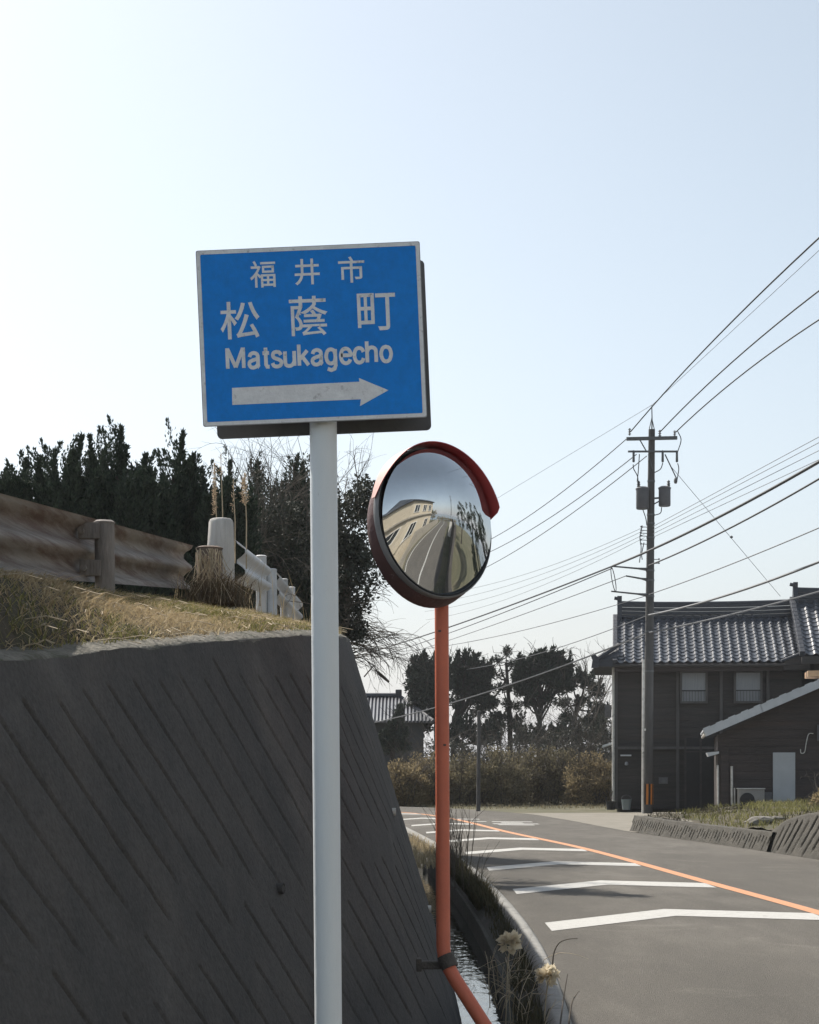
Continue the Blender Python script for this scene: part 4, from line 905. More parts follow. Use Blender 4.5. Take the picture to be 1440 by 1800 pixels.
# ------------------------------------------------------------------ taller tiled wing at the right edge
wing = thing('wooden_house', 'taller tiled-roof wing cut off by the right edge of the picture', 'house', (HX(1402, 53.5), 55.6, 0))
TURN.append((wing, -7.0)); wy = 55.6; wx0, wx1 = HX(1402, 53.5), 18.2
mb = MB(); mb.box(((wx0 + .5 + wx1) / 2, wy + 3.4, 2.5), (wx1 - wx0 - .5, 6, 5.0)); wl2 = mb.build('wall', M_wood, wing)
for k in range(20):
    mb = MB(); mb.box(((wx0 + .5 + wx1) / 2, wy + .385, .25 + (k + .5) * .235), (wx1 - wx0 - .48, .025, .228), Matrix.Rotation(math.radians(4), 3, 'X')); mb.build('board', M_wood, wl2)
we, wze, wr_, wzr = wy - .35, HZ(1150, 54), wy + 3.0, HZ(1052, 51.2)
rf = MB(); rf.prism([(wx0, we, wze - .1), (wx0, wr_, wzr - .1), (wx0, wr_ + 3.3, wze - .1), (wx0, wr_ + 3.3, wze - .34), (wx0, wr_, wzr - .34), (wx0, we, wze - .34)], (wx1 - wx0, 0, 0)); roof2 = rf.build('roof', M_wood, wing)
tiled_slope(roof2, wx0 + .05, wx1, we, wze - .06, wr_, wzr - .06, 17, 14)
ridge(roof2, wx0 + .2, wx1, wr_ - .06, wzr - .17, .42, (True, False))
for k in range(14):
    t = (k + .5) / 14; mb = MB(); mb.box((wx0 + .02, we + (wr_ - we) * t, wze + (wzr - wze) * t - .02), (.18, .27, .2), Matrix.Rotation(math.atan2(wzr - wze, wr_ - we), 3, 'X'), .02); mb.build('verge_tile', M_ridge, roof2)
mb = MB(); mb.prism([(wx0 - .55, we + .3, wze - .50), (wx0 + .3, we + .3, wze - .50), (wx0 + .3, we + .3, wze + .05), (wx0 + .05, we + .3, wze + .02), (wx0 - .5, we + .3, wze - .18)], (0, 1.5, 0)); mb.build('porch_gable', M_wood, wing)
mb = MB(); mb.tube([(wx0 - .62, we + .28, wze - .22), (wx0 + .2, we + .28, wze + .1)], .05, 8); mb.build('porch_verge', M_ridge, wing, True)

# ------------------------------------------------------------------ near shed at right
ZY = 48.4; SP_ = 62.0
def ZX(px): return (px - 720) / SP_
def ZZ(py): return EYE + (1345 - py) / SP_
shed = thing('wooden_shed', 'low brown board shed with pale metal roof edge at the right', 'shed', (ZX(1262), ZY, .2))
TURN.append((shed, -9.0))
sx0, sx1 = ZX(1262), ZX(1640)
apex = ZX(1452)
gx = lambda px: ZX(px)
mb = MB(); mb.prism([(sx0, ZY, -.1), (sx1, ZY, -.1), (sx1, ZY, ZZ(1290)), (apex, ZY, ZZ(1198)), (sx0, ZY, ZZ(1292))], (0, 5.0, 0)); sw = mb.build('wall', M_wood2, shed)
for k in range(13):
    z0 = .15 + k * .235; zc = z0 + .117
    # clip each board to the gable
    zl, za = ZZ(1292), ZZ(1198)
    t = max(0, (zc + .1 - zl) / (za - zl)); xa = sx0 + (apex - sx0) * t; xb = sx1 - (sx1 - apex) * t
    if t >= .95: continue
    mb = MB(); mb.box(((xa + xb) / 2, ZY - .012, zc), (xb - xa, .025, .228), Matrix.Rotation(math.radians(4), 3, 'X')); mb.build('board', M_wood2, sw)
mb = MB(); dxr = .18
a, b = (ZX(1236), ZZ(1283)), (apex, ZZ(1190))
mb.prism([(a[0], ZY - .55, a[1]), (b[0], ZY - .55, b[1]), (2 * apex - a[0], ZY - .55, a[1]), (2 * apex - a[0], ZY - .55, a[1] - .06), (b[0], ZY - .55, b[1] - .07), (a[0], ZY - .55, a[1] - .06)], (0, 6.0, 0)); sroof = mb.build('roof', M_metalroof, shed)
# verge flashing: stepped pale sheets along the sloping edge
for k in range(20):
    t0, t1 = k / 20, (k + 1.08) / 20; p = np.array([a[0] + (b[0] - a[0]) * t0, a[1] + (b[1] - a[1]) * t0]); q = np.array([a[0] + (b[0] - a[0]) * t1, a[1] + (b[1] - a[1]) * t1]); st = -.022 * (k % 2)
    mb = MB(); mb.prism([(p[0], ZY - .60, p[1] + .03 + st), (q[0], ZY - .60, q[1] + .03 + st), (q[0] + .08, ZY - .60, q[1] - .20), (p[0] + .08, ZY - .60, p[1] - .20)], (0, .05, 0)); mb.build('verge_sheet', M_metalroof, sroof)
mb = MB(); mb.tube([(ZX(1240), ZY - .6, ZZ(1290)), (ZX(1240), ZY + 5, ZZ(1291))], .05, 8); mb.build('eaves_gutter', M_pvc, sroof, True)
mb = MB(); mb.prism([(ZX(1243), ZY - .2, ZZ(1323)), (ZX(1264), ZY - .2, ZZ(1321)), (ZX(1264), ZY - .2, ZZ(1325)), (ZX(1246), ZY - .2, ZZ(1330))], (0, 2.5, 0)); mb.build('side_ledge', M_metalroof, shed)
mb = MB(); mb.box((ZX(1376), ZY - .05, (ZZ(1323) + .0) / 2), ((1395 - 1357) / SP_, .05, ZZ(1323))); gd = mb.build('door', M_greydoor, shed)
mb = MB(); mb.box((ZX(1376), ZY - .082, ZZ(1330)), (.52, .012, .03)); mb.build('door_rail', M_greydoor, gd)
for (px, t_, b_, r) in ((1262, 1345, 1430, .028), (1286, 1347, 1430, .035), (1291, 1385, 1430, .022)):
    mb = MB(); mb.tube([(ZX(px), ZY - .12, ZZ(t_)), (ZX(px) + .01, ZY - .12, ZZ(b_) - .1)], r, 8); mb.build('downpipe', M_pvc, shed, True)
mb = MB(); mb.box((ZX(1274), ZY - .05, 1.0), (.22, .06, 2.0)); mb.build('corner_post', M_wood2, shed)
mb = MB(); mb.tube(catmull([(ZX(1426), ZY - .07, ZZ(1290)), (ZX(1418), ZY - .07, ZZ(1291)), (ZX(1414), ZY - .07, ZZ(1305)), (ZX(1411), ZY - .07, ZZ(1322)), (ZX(1405), ZY - .07, ZZ(1324)), (ZX(1404), ZY - .07, ZZ(1317))], 5), .014, 6, False); mb.build('wall_cable', M_pvc, shed)
mb = MB(); mb.box((ZX(1437), ZY - .12, ZZ(1289)), (.16, .16, .46), None, .01); mb.build('meter_box', M_signback, shed)
mb = MB(); mb.box((ZX(1346), ZY - .06, ZZ(1408)), (.30, .08, .5)); mb.build('patch_panel', M_signback, shed)
mb = MB(); mb.prism([(ZX(1416), ZY - .2, ZZ(1181)), (ZX(1475), ZY - .2, ZZ(1180)), (ZX(1475), ZY - .2, ZZ(1190)), (ZX(1416), ZY - .2, ZZ(1191))], (0, 1.2, 0)); mb.build('ridge_board', mat('tan_board', (.62, .40, .24), (.5, .33, .2), .8, 5), sroof)
# outdoor air conditioner
ac = thing('air_conditioner', 'cream outdoor air conditioner unit with dark round fan beside the shed wall', 'air conditioner', (ZX(1314), ZY - .45, .0))
mb = MB(); mb.box((ZX(1315), ZY - .42, ZZ(1404)), (.72, .28, .54), None, .015); mb.build('casing', M_acwhite, ac)
mb = MB(); M4 = Matrix.Translation(Vector((ZX(1307), ZY - .565, ZZ(1406)))) @ Matrix.Rotation(math.pi / 2, 4, 'X'); mb.lathe([(.21, 0), (.21, .012), (.17, .02), (.05, .02)], 24, M4); mb.build('fan_grille', M_darkdoor, ac, True)
mb = MB(); mb.box((ZX(1315), ZY - .43, ZZ(1386)), (.76, .32, .03), None, .005); mb.build('top_cover', M_pvc, ac)
for s_ in (-.25, .25): mb = MB(); mb.box((ZX(1315) + s_, ZY - .42, (ZZ(1421)) / 2), (.10, .26, max(ZZ(1421), .05))); mb.build('foot', M_signback, ac)
for o_, a_ in TURN: o_.rotation_euler.z = math.radians(a_)
# pots and pail at the house corner
pt = thing('plant_pot', 'small black plant pot with a thin stem at the house corner', 'pot', (HX(1070), HY - .6, .02))
mb = MB(); mb.lathe([(.13, .02), (.17, .30), (.19, .31), (.18, .28), (.12, .26)], 16, Matrix.Translation(Vector((HX(1070), HY - .6, 0)))); mb.build('bowl', M_pot, pt, True)
mb = MB(); [mb.tube([(HX(1070), HY - .6, .28), (HX(1070) + random.uniform(-.1, .1), HY - .6 + random.uniform(-.1, .1), .28 + random.uniform(.2, .45))], .008, 4) for _ in range(6)]; mb.build('stem', M_twig, pt)
pl = thing('pail', 'pale plastic pail standing by the house corner', 'pail', (HX(1098), HY - .45, .02))
mb = MB(); mb.lathe([(.13, .02), (.17, .34), (.18, .36), (.16, .34), (.12, .05)], 16, Matrix.Translation(Vector((HX(1098), HY - .45, 0)))); mb.build('body', M_pail, pl, True)
mb = MB(); mb.tube([(HX(1098) + .17 * math.cos(a), HY - .45, .35 + .16 * math.sin(a)) for a in np.linspace(0, math.pi, 9)], .008, 5); mb.build('handle', M_steel, pl)

# ------------------------------------------------------------------ far small pole, far house
sp = thing('short_pole', 'slim short concrete pole standing before the dry thicket', 'pole', (HX(841, 54), F / 54, 0))
mb = MB(); mb.tube([(HX(841, 54), F / 54, -.2), (HX(842, 54), F / 54, HZ(1252, 54))], [.068, .058], 12); mb.build('shaft', M_concpole, sp, True)
mb = MB(); mb.lathe([(.062, 0), (.066, .03), (.03, .05), (.001, .055)], 12, Matrix.Translation(Vector((HX(842, 54), F / 54, HZ(1252, 54))))); mb.build('cap', M_concpole, sp, True)
fh = thing('far_house', 'small far house with grey tiled hip roof beyond the retaining wall', 'house', (HX(690, 39), 80, 0))
fx0, fx1 = HX(560, 39), HX(745, 39); fy = 77.0; ez, rz = HZ(1270, 39), HZ(1230, 36.5)
mb = MB(); mb.box(((fx0 + fx1) / 2, fy + 3.2, 1.7), (fx1 - fx0, 5.6, 3.5)); mb.build('wall', mat('grey_far_wall', (.085, .088, .09), (.06, .062, .065), .9, 1), fh)
e0, e1 = fx0 - .4, fx1 + .45; r0, r1 = fx0 + 2, HX(705, 36.5)
mb = MB(); mb.add([(e0, fy - .2, ez), (e1, fy - .2, ez), (e1, fy + 6.6, ez), (e0, fy + 6.6, ez), (r0, fy + 3.2, rz), (r1, fy + 3.2, rz)], [(0, 1, 5, 4), (1, 2, 5), (2, 3, 4, 5), (3, 0, 4), (3, 2, 1, 0)]); froof = mb.build('roof', M_ridge, fh)
# tile rolls on the front and end slopes (joined: too small to pick apart)
mb = MB(); nrol = 34
for k in range(nrol):
    x = e0 + (e1 - e0) * (k + .5) / nrol
    tmax = 1.0
    if x > r1: tmax = (e1 - x) / (e1 - r1)
    if x < r0: tmax = (x - e0) / (r0 - e0)
    mb.tube([(x, fy - .22, ez + .03), (x, fy - .2 + 3.4 * tmax, ez + (rz - ez) * tmax + .03)], .062, 5)
o = mb.build('tile_rolls', M_tile, froof, True); o['kind'] = 'stuff'
mb = MB(); mb.tube([(r0, fy + 3.2, rz + .1), (r1, fy + 3.2, rz + .1)], .14, 8); mb.tube([(r1, fy + 3.2, rz + .05), (e1, fy - .2, ez + .05)], .09, 8); mb.build('ridge_tiles', M_ridge, froof, True)
mb = MB(); mb.box((r1 - .1, fy + 3.2, rz + .25), (.3, .3, .3), None, .05); mb.build('ridge_ornament', M_ridge, froof)

# ------------------------------------------------------------------ vegetation generators
def ellip(n, c, r, shell=.55):
    d = unit(rng.normal(size=(n, 3))); rad = (shell + (1 - shell) * rng.random(n)) ** 1.0
    rad = np.where(rng.random(n) < .35, rng.random(n) ** .5, rad)
    return np.array(c) + d * rad[:, None] * np.array(r), d
def twig(mb, p, d, ln, r, depth, droop=.0, n=4, spread=.6, kids=(2, 4), sides=4, curl=.25):
    p = Vector(p); d = Vector(d).normalized(); pts = [p.copy()]; c = Vector((random.gauss(0, 1), random.gauss(0, 1), random.gauss(0, 1))) * curl
    for i in range(n):
        d = (d + c * (1.0 / n) + Vector((0, 0, -droop / n)) + Vector((random.gauss(0, .06), random.gauss(0, .06), random.gauss(0, .06)))).normalized(); p = p + d * (ln / n); pts.append(p.copy())
    mb.tube(pts, list(np.linspace(r, r * .45, len(pts))), sides, False)
    if depth > 0:
        for _ in range(random.randint(*kids)):
            i = random.randint(1, len(pts) - 1); nd = (pts[i] - pts[i - 1]).normalized() + Vector((random.gauss(0, spread), random.gauss(0, spread), random.gauss(0, spread)))
            twig(mb, pts[i], nd, ln * random.uniform(.45, .75), r * .6, depth - 1, droop, n, spread, kids, max(3, sides - 1), curl)
    return pts
def conifer(px, ppm, ytop, wpx, label, group, zbase=None, nsp=6, mname=None, seed=0, dens=1.0):
    """flame-shaped cypress: several upright spires of small scale sprays"""
    r_ = np.random.default_rng(seed); b = PX(px, 0, ppm); X, Y = b[0], b[1]
    zb = zbase if zbase is not None else float(bank_z(np.array([X]), np.array([Y]))[0][0])
    zt = EYE + (1345 - ytop) / ppm; w = wpx / ppm; H = zt - zb
    root = thing('cypress_tree', label, 'tree', (X, Y, zb), group)
    mb = MB(); mb.tube([(X, Y, zb - .1), (X + .02, Y, zb + H * .35), (X, Y, zb + H * .75)], [w * .13, w * .09, w * .03], 8); mb.build('trunk', M_bark, root, True)
    P = []; D = []; Ls = []
    for k in range(nsp + 3):
        main = k == 0; low_ = k >= nsp
        cx = X + (0 if main else r_.uniform(-.5, .5) * w); cy = Y + r_.uniform(-.5, .5) * w
        top_ = zt if main else zb + H * r_.uniform(.62, .97)
        bot = zb + H * r_.uniform(0.0, .25)
        if low_: top_ = zb + H * r_.uniform(.74, .92); bot = zb
        rad = w * (r_.uniform(.30, .40) if main else r_.uniform(.20, .36)); lean = r_.uniform(-.06, .10)
        if low_: rad = w * r_.uniform(.46, .58)
        n = int(1700 * dens * (rad / .3) * ((top_ - bot) / 2.4))
        t = r_.random(n) ** 1.0; prof = np.where(t < .3, .75 + .25 * t / .3, (1 - (t - .3) / .7) ** 1.25); prof = np.clip(prof, .012, 1)
        lob = .75 + .35 * np.sin(t * 23 + r_.uniform(0, 6) + 0); a = r_.uniform(0, 2 * np.pi, n)
        lob = lob * (.8 + .35 * np.sin(3 * a + t * 17)); rr = rad * prof * lob * np.sqrt(.25 + .75 * r_.random(n))
        x = cx + rr * np.cos(a) + lean * (top_ - bot) * t ** 2; y = cy + rr * np.sin(a); z = bot + (top_ - bot) * t
        P.append(np.c_[x, y, z]); dd_ = np.c_[np.cos(a) * .5, np.sin(a) * .5, np.full(n, .9)] + r_.normal(size=(n, 3)) * .28; D.append(unit(dd_)); Ls.append((.05 + .075 * r_.random(n)) * (.6 + .6 * np.minimum(rad, .4) / .3) * (1.15 - .45 * t))
        # side wisps: small pointed tufts breaking the outline
        for q in range(int(13)):
            tq = r_.uniform(.35, .95); aq = r_.uniform(0, 2 * np.pi); pr = np.clip(1 - ((tq - .35) / .65) ** 1.25, .05, 1)
            m_ = 70; tt = r_.random(m_); ln = r_.uniform(.16, .46) * (H / 2.6)
            bx_ = cx + rad * pr * .8 * np.cos(aq); by_ = cy + rad * pr * .8 * np.sin(aq); bz_ = bot + (top_ - bot) * tq
            dirv = unit(np.array([np.cos(aq) * .45, np.sin(aq) * .45, 1.0])); rad_ = (1 - tt) ** .7 * .042
            P.append(np.array([bx_, by_, bz_]) + dirv * (tt * ln)[:, None] + r_.normal(size=(m_, 3)) * rad_[:, None]); D.append(unit(dirv + r_.normal(size=(m_, 3)) * .35)); Ls.append(np.full(m_, .055))
    P = np.vstack(P); D = np.vstack(D); Ls = np.concatenate(Ls)
    leaf_object('foliage', P, D, Ls, Ls * .36, mname or M_conifer, root)
    return root

# ------------------------------------------------------------------ hedge of cypresses on the bank
HG = 'cypress hedge behind the guardrail'
hedge = [(-25, 800, 95, 'cypress at the far left edge, cut by the picture border'), (28, 782, 95, 'low cypress second from the left edge of the hedge'), (78, 790, 90, 'cypress between the left edge and the first tall tip of the hedge'),
         (124, 748, 85, 'cypress with a ragged double tip left of the tallest one'), (165, 770, 80, 'short cypress just left of the tallest spire'), (206, 724, 85, 'tallest narrow cypress spire above the middle of the rusty rail'),
         (252, 798, 85, 'low cypress in the dip between the two tallest spires'), (304, 733, 80, 'cypress with a bent forked tip left of the sign'), (352, 796, 85, 'low cypress just left of the bleached post'), (398, 822, 70, 'lowest cypress directly behind the bleached post'),
         (445, 786, 95, 'cypress below the left half of the sign'), (512, 784, 80, 'narrow cypress just left of the grey sign pole'), (545, 800, 80, 'cypress hidden mostly by the grey sign pole')]
for k, (px, yt, w, lab) in enumerate(hedge):
    conifer(px, 141 - 1.5 * (k % 3) - (42 if px > 420 else 0), yt + (26 if k in (5, 7) else 22), w, lab, HG, nsp=7 if px < 420 else 5, seed=100 + k, dens=1.8 if px < 420 else 1.0)

# ------------------------------------------------------------------ dark shrubs and bare twigs beside the sign pole
def shrub(name, label, clumps, n, size, twigs=0, m=None, group=None, trunk=None, tw_len=.8):
    c0 = clumps[0][0]; root = thing(name, label, 'shrub' if trunk is None else 'tree', (c0[0], c0[1], trunk[0][2] if trunk else min(c[0][2] - c[1][2] for c in clumps)), group)
    P = []; D = []
    tot = sum(c[1][0] * c[1][2] for c in clumps)
    for c, r in clumps:
        k = int(n * r[0] * r[2] / tot); nsub = max(4, int(k / 90))
        sub, _ = ellip(nsub, c, r, .3)
        for s_ in sub:
            p, d = ellip(k // nsub, s_, np.array([.22, .22, .18]) * (r[0] / .6) ** .5, .2); P.append(p); D.append(d)
    P = np.vstack(P); D = unit(np.vstack(D) + rng.normal(size=(len(P), 3)) * .8)
    L = size * rng.uniform(.6, 1.3, len(P)); leaf_object('foliage', P, D, L, L * .55, m or M_vine, root)
    mb = MB()
    if trunk: mb.tube(trunk, list(np.linspace(.10, .05, len(trunk))), 8)
    for _ in range(twigs):
        c, r = random.choice(clumps); p, d = ellip(1, c, np.array(r) * .8); dv = d[0] * .7 + np.array([0, 0, .4]); twig(mb, p[0], dv, tw_len * random.uniform(.6, 1.2), .008, 2, .3)
    if mb.v: mb.build('branches', M_twig, root)
    return root
Pm = lambda px, py, ppm: tuple(PX(px, py, ppm))
shrub('evergreen_tree', 'dark leafy tree overhanging the wall right of the grey sign pole', [(Pm(615, 930, 128), (.40, .5, .75)), (Pm(628, 1010, 128), (.34, .5, .60)), (Pm(600, 1070, 128), (.30, .4, .55)), (Pm(635, 880, 128), (.22, .3, .35)), (Pm(612, 1110, 128), (.22, .3, .35))], 9000, .062, 34, trunk=[Pm(596, 1160, 128), Pm(606, 1080, 128), Pm(612, 980, 128)], tw_len=.5)
shrub('evergreen_shrub', 'dark twiggy shrub between the white guardrail and the sign pole', [(Pm(500, 930, 102), (.66, .7, .9)), (Pm(455, 900, 102), (.6, .7, .72)), (Pm(535, 1000, 98), (.6, .7, .9)), (Pm(560, 900, 98), (.6, .7, .95)), (Pm(430, 950, 102), (.48, .6, .6))], 10000, .06, 95, tw_len=.9)
# bare arching shrub hanging over the wall's far end
bs = thing('bare_shrub', 'leafless shrub with thin arching twigs hanging right of the wall top', 'shrub', Pm(605, 1130, 125))
mb = MB()
for k in range(52):
    p = Pm(random.uniform(594, 624), random.uniform(1085, 1165), 125); d = (random.uniform(.5, 1.1), random.uniform(-.2, .5), random.uniform(-.1, .75)); twig(mb, p, d, random.uniform(.40, .95), .0075, 2, random.uniform(.3, 1.3), 6, .35, (1, 3), 3, .35)
mb.build('twigs', M_twig, bs)
mb = MB(); mb.tube([Pm(664, 1181, 122), Pm(676, 1192, 122), Pm(684, 1199, 122)], [.022, .026, .018], 6); mb.tube([Pm(640, 1190, 122), Pm(657, 1170, 122), Pm(664, 1181, 122)], .010, 5); mb.build('broken_stub', M_twig, bs)
bt = thing('bare_shrub', 'thin leafless twigs rising above the hedge below the sign', 'shrub', Pm(560, 960, 118))
mb = MB()
for k in range(40):
    p = Pm(random.uniform(400, 640), random.uniform(880, 960), 118); twig(mb, p, (random.uniform(-.5, .5), random.uniform(-.2, .2), 1), random.uniform(.6, 1.15), .0065, 2, random.uniform(0, .5), 6, .3, (1, 3), 3, .3)
mb.build('twigs', M_twig, bt)

# ------------------------------------------------------------------ grasses on the bank
def scatter_bank(n, y0, y1, x0=-1.9, dmin=.09):
    x = rng.uniform(x0, -.2, n * 3); y = rng.uniform(y0, y1, n * 3); z, d = bank_z(x, y); k = d > dmin
    z = np.where(d < .17, z + .04, z); return np.c_[x, y, z][k][:n]
def grass(name, label, P, H, W, lean, m):
    V, f = blades(P, H, W, lean); o = fast(name, V, f, m); return tag(o, label, 'grass', None, 'stuff')
P = scatter_bank(44000, 6, 15.5); dens = fbm(P[:, 0] * 1.6, P[:, 1] * 1.2, 91); d_in = wall_near(P[:, 0], P[:, 1])[0]
k = dens + (rng.random(len(P)) - .5) * .5 > .31; k2 = k & (rng.random(len(P)) < np.clip(d_in / .3, .35, 1))
Pd = P[k2]; grass('dry_grass', 'short straw-coloured dry grass on the bank above the wall', Pd, rng.uniform(.015, .06, len(Pd)), rng.uniform(.003, .008, len(Pd)), 3.0, M_drygrass)
Pg = P[~k]; grass('green_grass', 'patches of short green grass among the dry grass on the bank', Pg, rng.uniform(.025, .075, len(Pg)), rng.uniform(.004, .008, len(Pg)), 1.6, M_green)
P2_ = scatter_bank(14000, 15, 32, -2.4); grass('dry_grass', 'dry grass along the far bank beside the white guardrail', P2_, rng.uniform(.03, .085, len(P2_)), rng.uniform(.006, .014, len(P2_)), 1.2, M_drygrass)
# straw lying flat
mb = MB()
for q in scatter_bank(420, 6.3, 13.5, dmin=.03):
    q = q[None]
    if len(q) == 0: continue
    q = q[0]; a = random.uniform(0, 2 * math.pi); l_ = random.uniform(.06, .22); mb.tube([q + [0, 0, .02], q + [math.cos(a) * l_ * .5, math.sin(a) * l_ * .5, .035], q + [math.cos(a) * l_, math.sin(a) * l_, .015]], .0025, 3, False)
o = mb.build('straw', M_paletwig); tag(o, 'pale fallen straw stalks scattered over the bank', 'straw', None, 'stuff')
# pale dead branch lying over the coping
q0, q1 = Pm(205, 1078, 350), Pm(262, 1138, 385)
mb = MB(); mb.tube(catmull([q0, Pm(222, 1108, 360), Pm(240, 1122, 372), q1], 6), list(np.linspace(.009, .005, 19)), 6); mb.tube([Pm(222, 1108, 360), Pm(238, 1098, 362), Pm(243, 1108, 366)], .005, 5); mb.tube([Pm(240, 1122, 372), Pm(230, 1112, 374)], .004, 5)
o = mb.build('dead_branch', M_paletwig); place(o, q1); tag(o, 'pale dead branch lying over the wall coping', 'branch')
# dead vine clump round the steel post
dv = thing('dead_grass_clump', 'tangled clump of dead grass around the guardrail end post', 'grass clump', Pm(380, 1055, 226))
c = PX(382, 1055, 232); n = 1500; P = np.c_[c[0] + rng.normal(0, .10, n), c[1] - .12 + rng.normal(0, .10, n), np.full(n, c[2] - .05)]
V, f = blades(P, rng.uniform(.06, .30, n), rng.uniform(.004, .009, n), 1.1); fast('stalks', V, f, mat('brown_dead_stalk', (.20, .155, .10), (.085, .065, .045), .95, 6, island=True), dv)
mb = MB()
for _ in range(40):
    p = Pm(random.uniform(352, 398), random.uniform(972, 985), 230); p = (p[0], p[1] - .3, p[2]); twig(mb, p, (random.uniform(-.2, .6), random.uniform(-.4, .1), -1), random.uniform(.2, .45), .004, 1, .4, 5, .4, (0, 2), 3, .5)
mb.build('hanging_stems', M_paletwig, dv)
# pampas plumes
for k, (px, yb, yt, ys, lab) in enumerate(((377, 1000, 815, 905, 'tall pale pampas plume left of the bleached post top'), (430, 1000, 835, 888, 'short broad pampas plume right of the bleached post'), (388, 1000, 800, 840, 'thin bent grass stalk rising just above the bleached post'), (410, 990, 845, 905, 'slim pampas stalk between the post and the broad plume'))):
    ppm = 205; b = PX(px + 3, yb, ppm); t = PX(px, yt, ppm); root = thing('pampas_grass', lab, 'grass', b, 'pampas stalks by the post')
    mb = MB(); mb.tube([b, (b + t) / 2 + np.array([.01, 0, 0]), t], [.006, .005, .003], 5); mb.build('stalk', M_paletwig, root)
    n = 240 if k < 2 else 30; tt = rng.random(n); P = t + (PX(px, ys, ppm) - t) * tt[:, None] + rng.normal(0, 1, (n, 3)) * (.016 if k == 1 else .007) * (tt * (1.2 - tt) * 2.4)[:, None]
    leaf_object('plume', P, unit(np.c_[rng.normal(0, .3, n), rng.normal(0, .3, n), rng.uniform(-.2, 1, n)]), .032, .005, M_plume, root)
# tall thin stalks round the posts
P = np.vstack([scatter_bank(60, 13, 15.5), scatter_bank(60, 18, 26, -2.2)]); grass('tall_stalks', 'tall thin dry stalks among the guardrail posts', P, rng.uniform(.2, .6, len(P)), .005, .5, M_drygrass)

# ------------------------------------------------------------------ weeds along the gutter
yy = rng.uniform(9.5, 30, 9000); off = rng.uniform(.13, .30, 9000); P = np.c_[xL(yy) - off, yy, -.04 - np.clip(off - .18, 0, 1) * .8]
k = fbm(yy * .8, off * 3, 33) + (rng.random(9000) - .5) * .4 + np.where((yy > 19) & (yy < 28), .25, -.02) > .5; P = P[k]
grass('dark_weeds', 'dark dried weeds on the bank of the roadside gutter', P, rng.uniform(.03, .15, len(P)) * np.where(P[:, 1] > 18, 2.0, 1), rng.uniform(.004, .010, len(P)), .9, M_darkgrass)
yy = rng.uniform(26, 36, 1500); P = np.c_[xL(yy) - rng.uniform(.15, .9, 1500), yy, np.full(1500, -.08)]; grass('verge_grass', 'sunlit dry grass on the far verge behind the orange pole', P, rng.uniform(.06, .25, 1500), .012, .8, M_drygrass)
mb = MB()
for _ in range(26):
    y = random.uniform(9.6, 13); x = xL(y) - random.uniform(.15, .45); twig(mb, (x, y, -.15), (random.uniform(-.4, .4), random.uniform(-.3, .3), 1), random.uniform(.2, .5), .0035, 1, .5, 5, .5, (1, 3), 3, .6)
tag(mb.build('dry_stems', M_paletwig), 'thin pale dry stems on the gutter bank', 'stems', None, 'stuff')
mb = MB()
for _ in range(40):
    y = random.uniform(21, 27); x = xL(y) - random.uniform(.1, .5); twig(mb, (x, y, -.05), (random.uniform(-.1, .1), 0, 1), random.uniform(.4, .95), .006, 1, .05, 4, .25, (1, 3), 3, .15)
tag(mb.build('dark_stems', M_twig), 'upright dark dead weed stems beside the kerb behind the orange pole', 'stems', None, 'stuff')
# two cream seed heads and a curved stalk
def seed_head(px, py, ppm, rpx, label, seed):
    c = PX(px, py, ppm); r = rpx / ppm; root = thing('dried_flower', label, 'flower', (c[0] - .02, c[1], -.12), 'dried flower heads on the gutter bank')
    mb = MB(); mb.tube(catmull([(c[0] - .03, c[1], -.14), (c[0] - .015, c[1], c[2] - .15), (c[0], c[1], c[2] - r * .5)], 5), .004, 5); mb.build('stem', M_paletwig, root)
    n = 110; d = unit(rng.normal(size=(n, 3))); d[:, 2] = np.abs(d[:, 2]) * np.where(rng.random(n) < .75, 1, -1); P = c + d * (r * .5 * rng.uniform(.4, 1.05, n))[:, None] * np.array([1.2, 1, .85]) + np.sin(d * 5 + seed) * r * .12; leaf_object('petals', P, unit(d + rng.normal(size=(n, 3)) * .5 + np.array([0, 0, -.1])), r * .8, r * .6, mat('cream_dry_petal', (.86, .79, .63), (.68, .58, .42), .9, 9, island=True, trans=.4), root)
seed_head(897, 1656, 290, 20, 'cream dried flower head left of the kerb, the farther one', 1)
seed_head(964, 1715, 305, 20, 'cream dried flower head near the kerb, the nearer one', 2)
mb = MB(); st = [PX(972, 1690, 300), PX(975, 1672, 300), PX(984, 1657, 300), PX(1000, 1651, 300), PX(1016, 1650, 300)]; mb.tube(catmull([tuple(p) for p in [st[0] - np.array([0, 0, .09])] + st], 5), list(np.linspace(.006, .002, 26)), 5)
o = mb.build('curved_stalk', M_twig); place(o, st[0] - np.array([0, 0, .09])); tag(o, 'curved dark stalk bending over the kerb edge', 'stalk')
mb = MB(); mb.tube(catmull([tuple(PX(*p)) for p in ((1000, 1800, 320), (1005, 1765, 316), (1012, 1750, 314), (1018, 1742, 312))], 5), list(np.linspace(.006, .002, 16)), 5); mb.tube([PX(985, 1800, 320), PX(990, 1760, 315), PX(998, 1712, 312)], [.005, .004, .002], 5)
o = mb.build('thin_stalk', M_twig); place(o, PX(1000, 1800, 320)); tag(o, 'forked thin dark stalk over the kerb at the bottom edge', 'stalk')

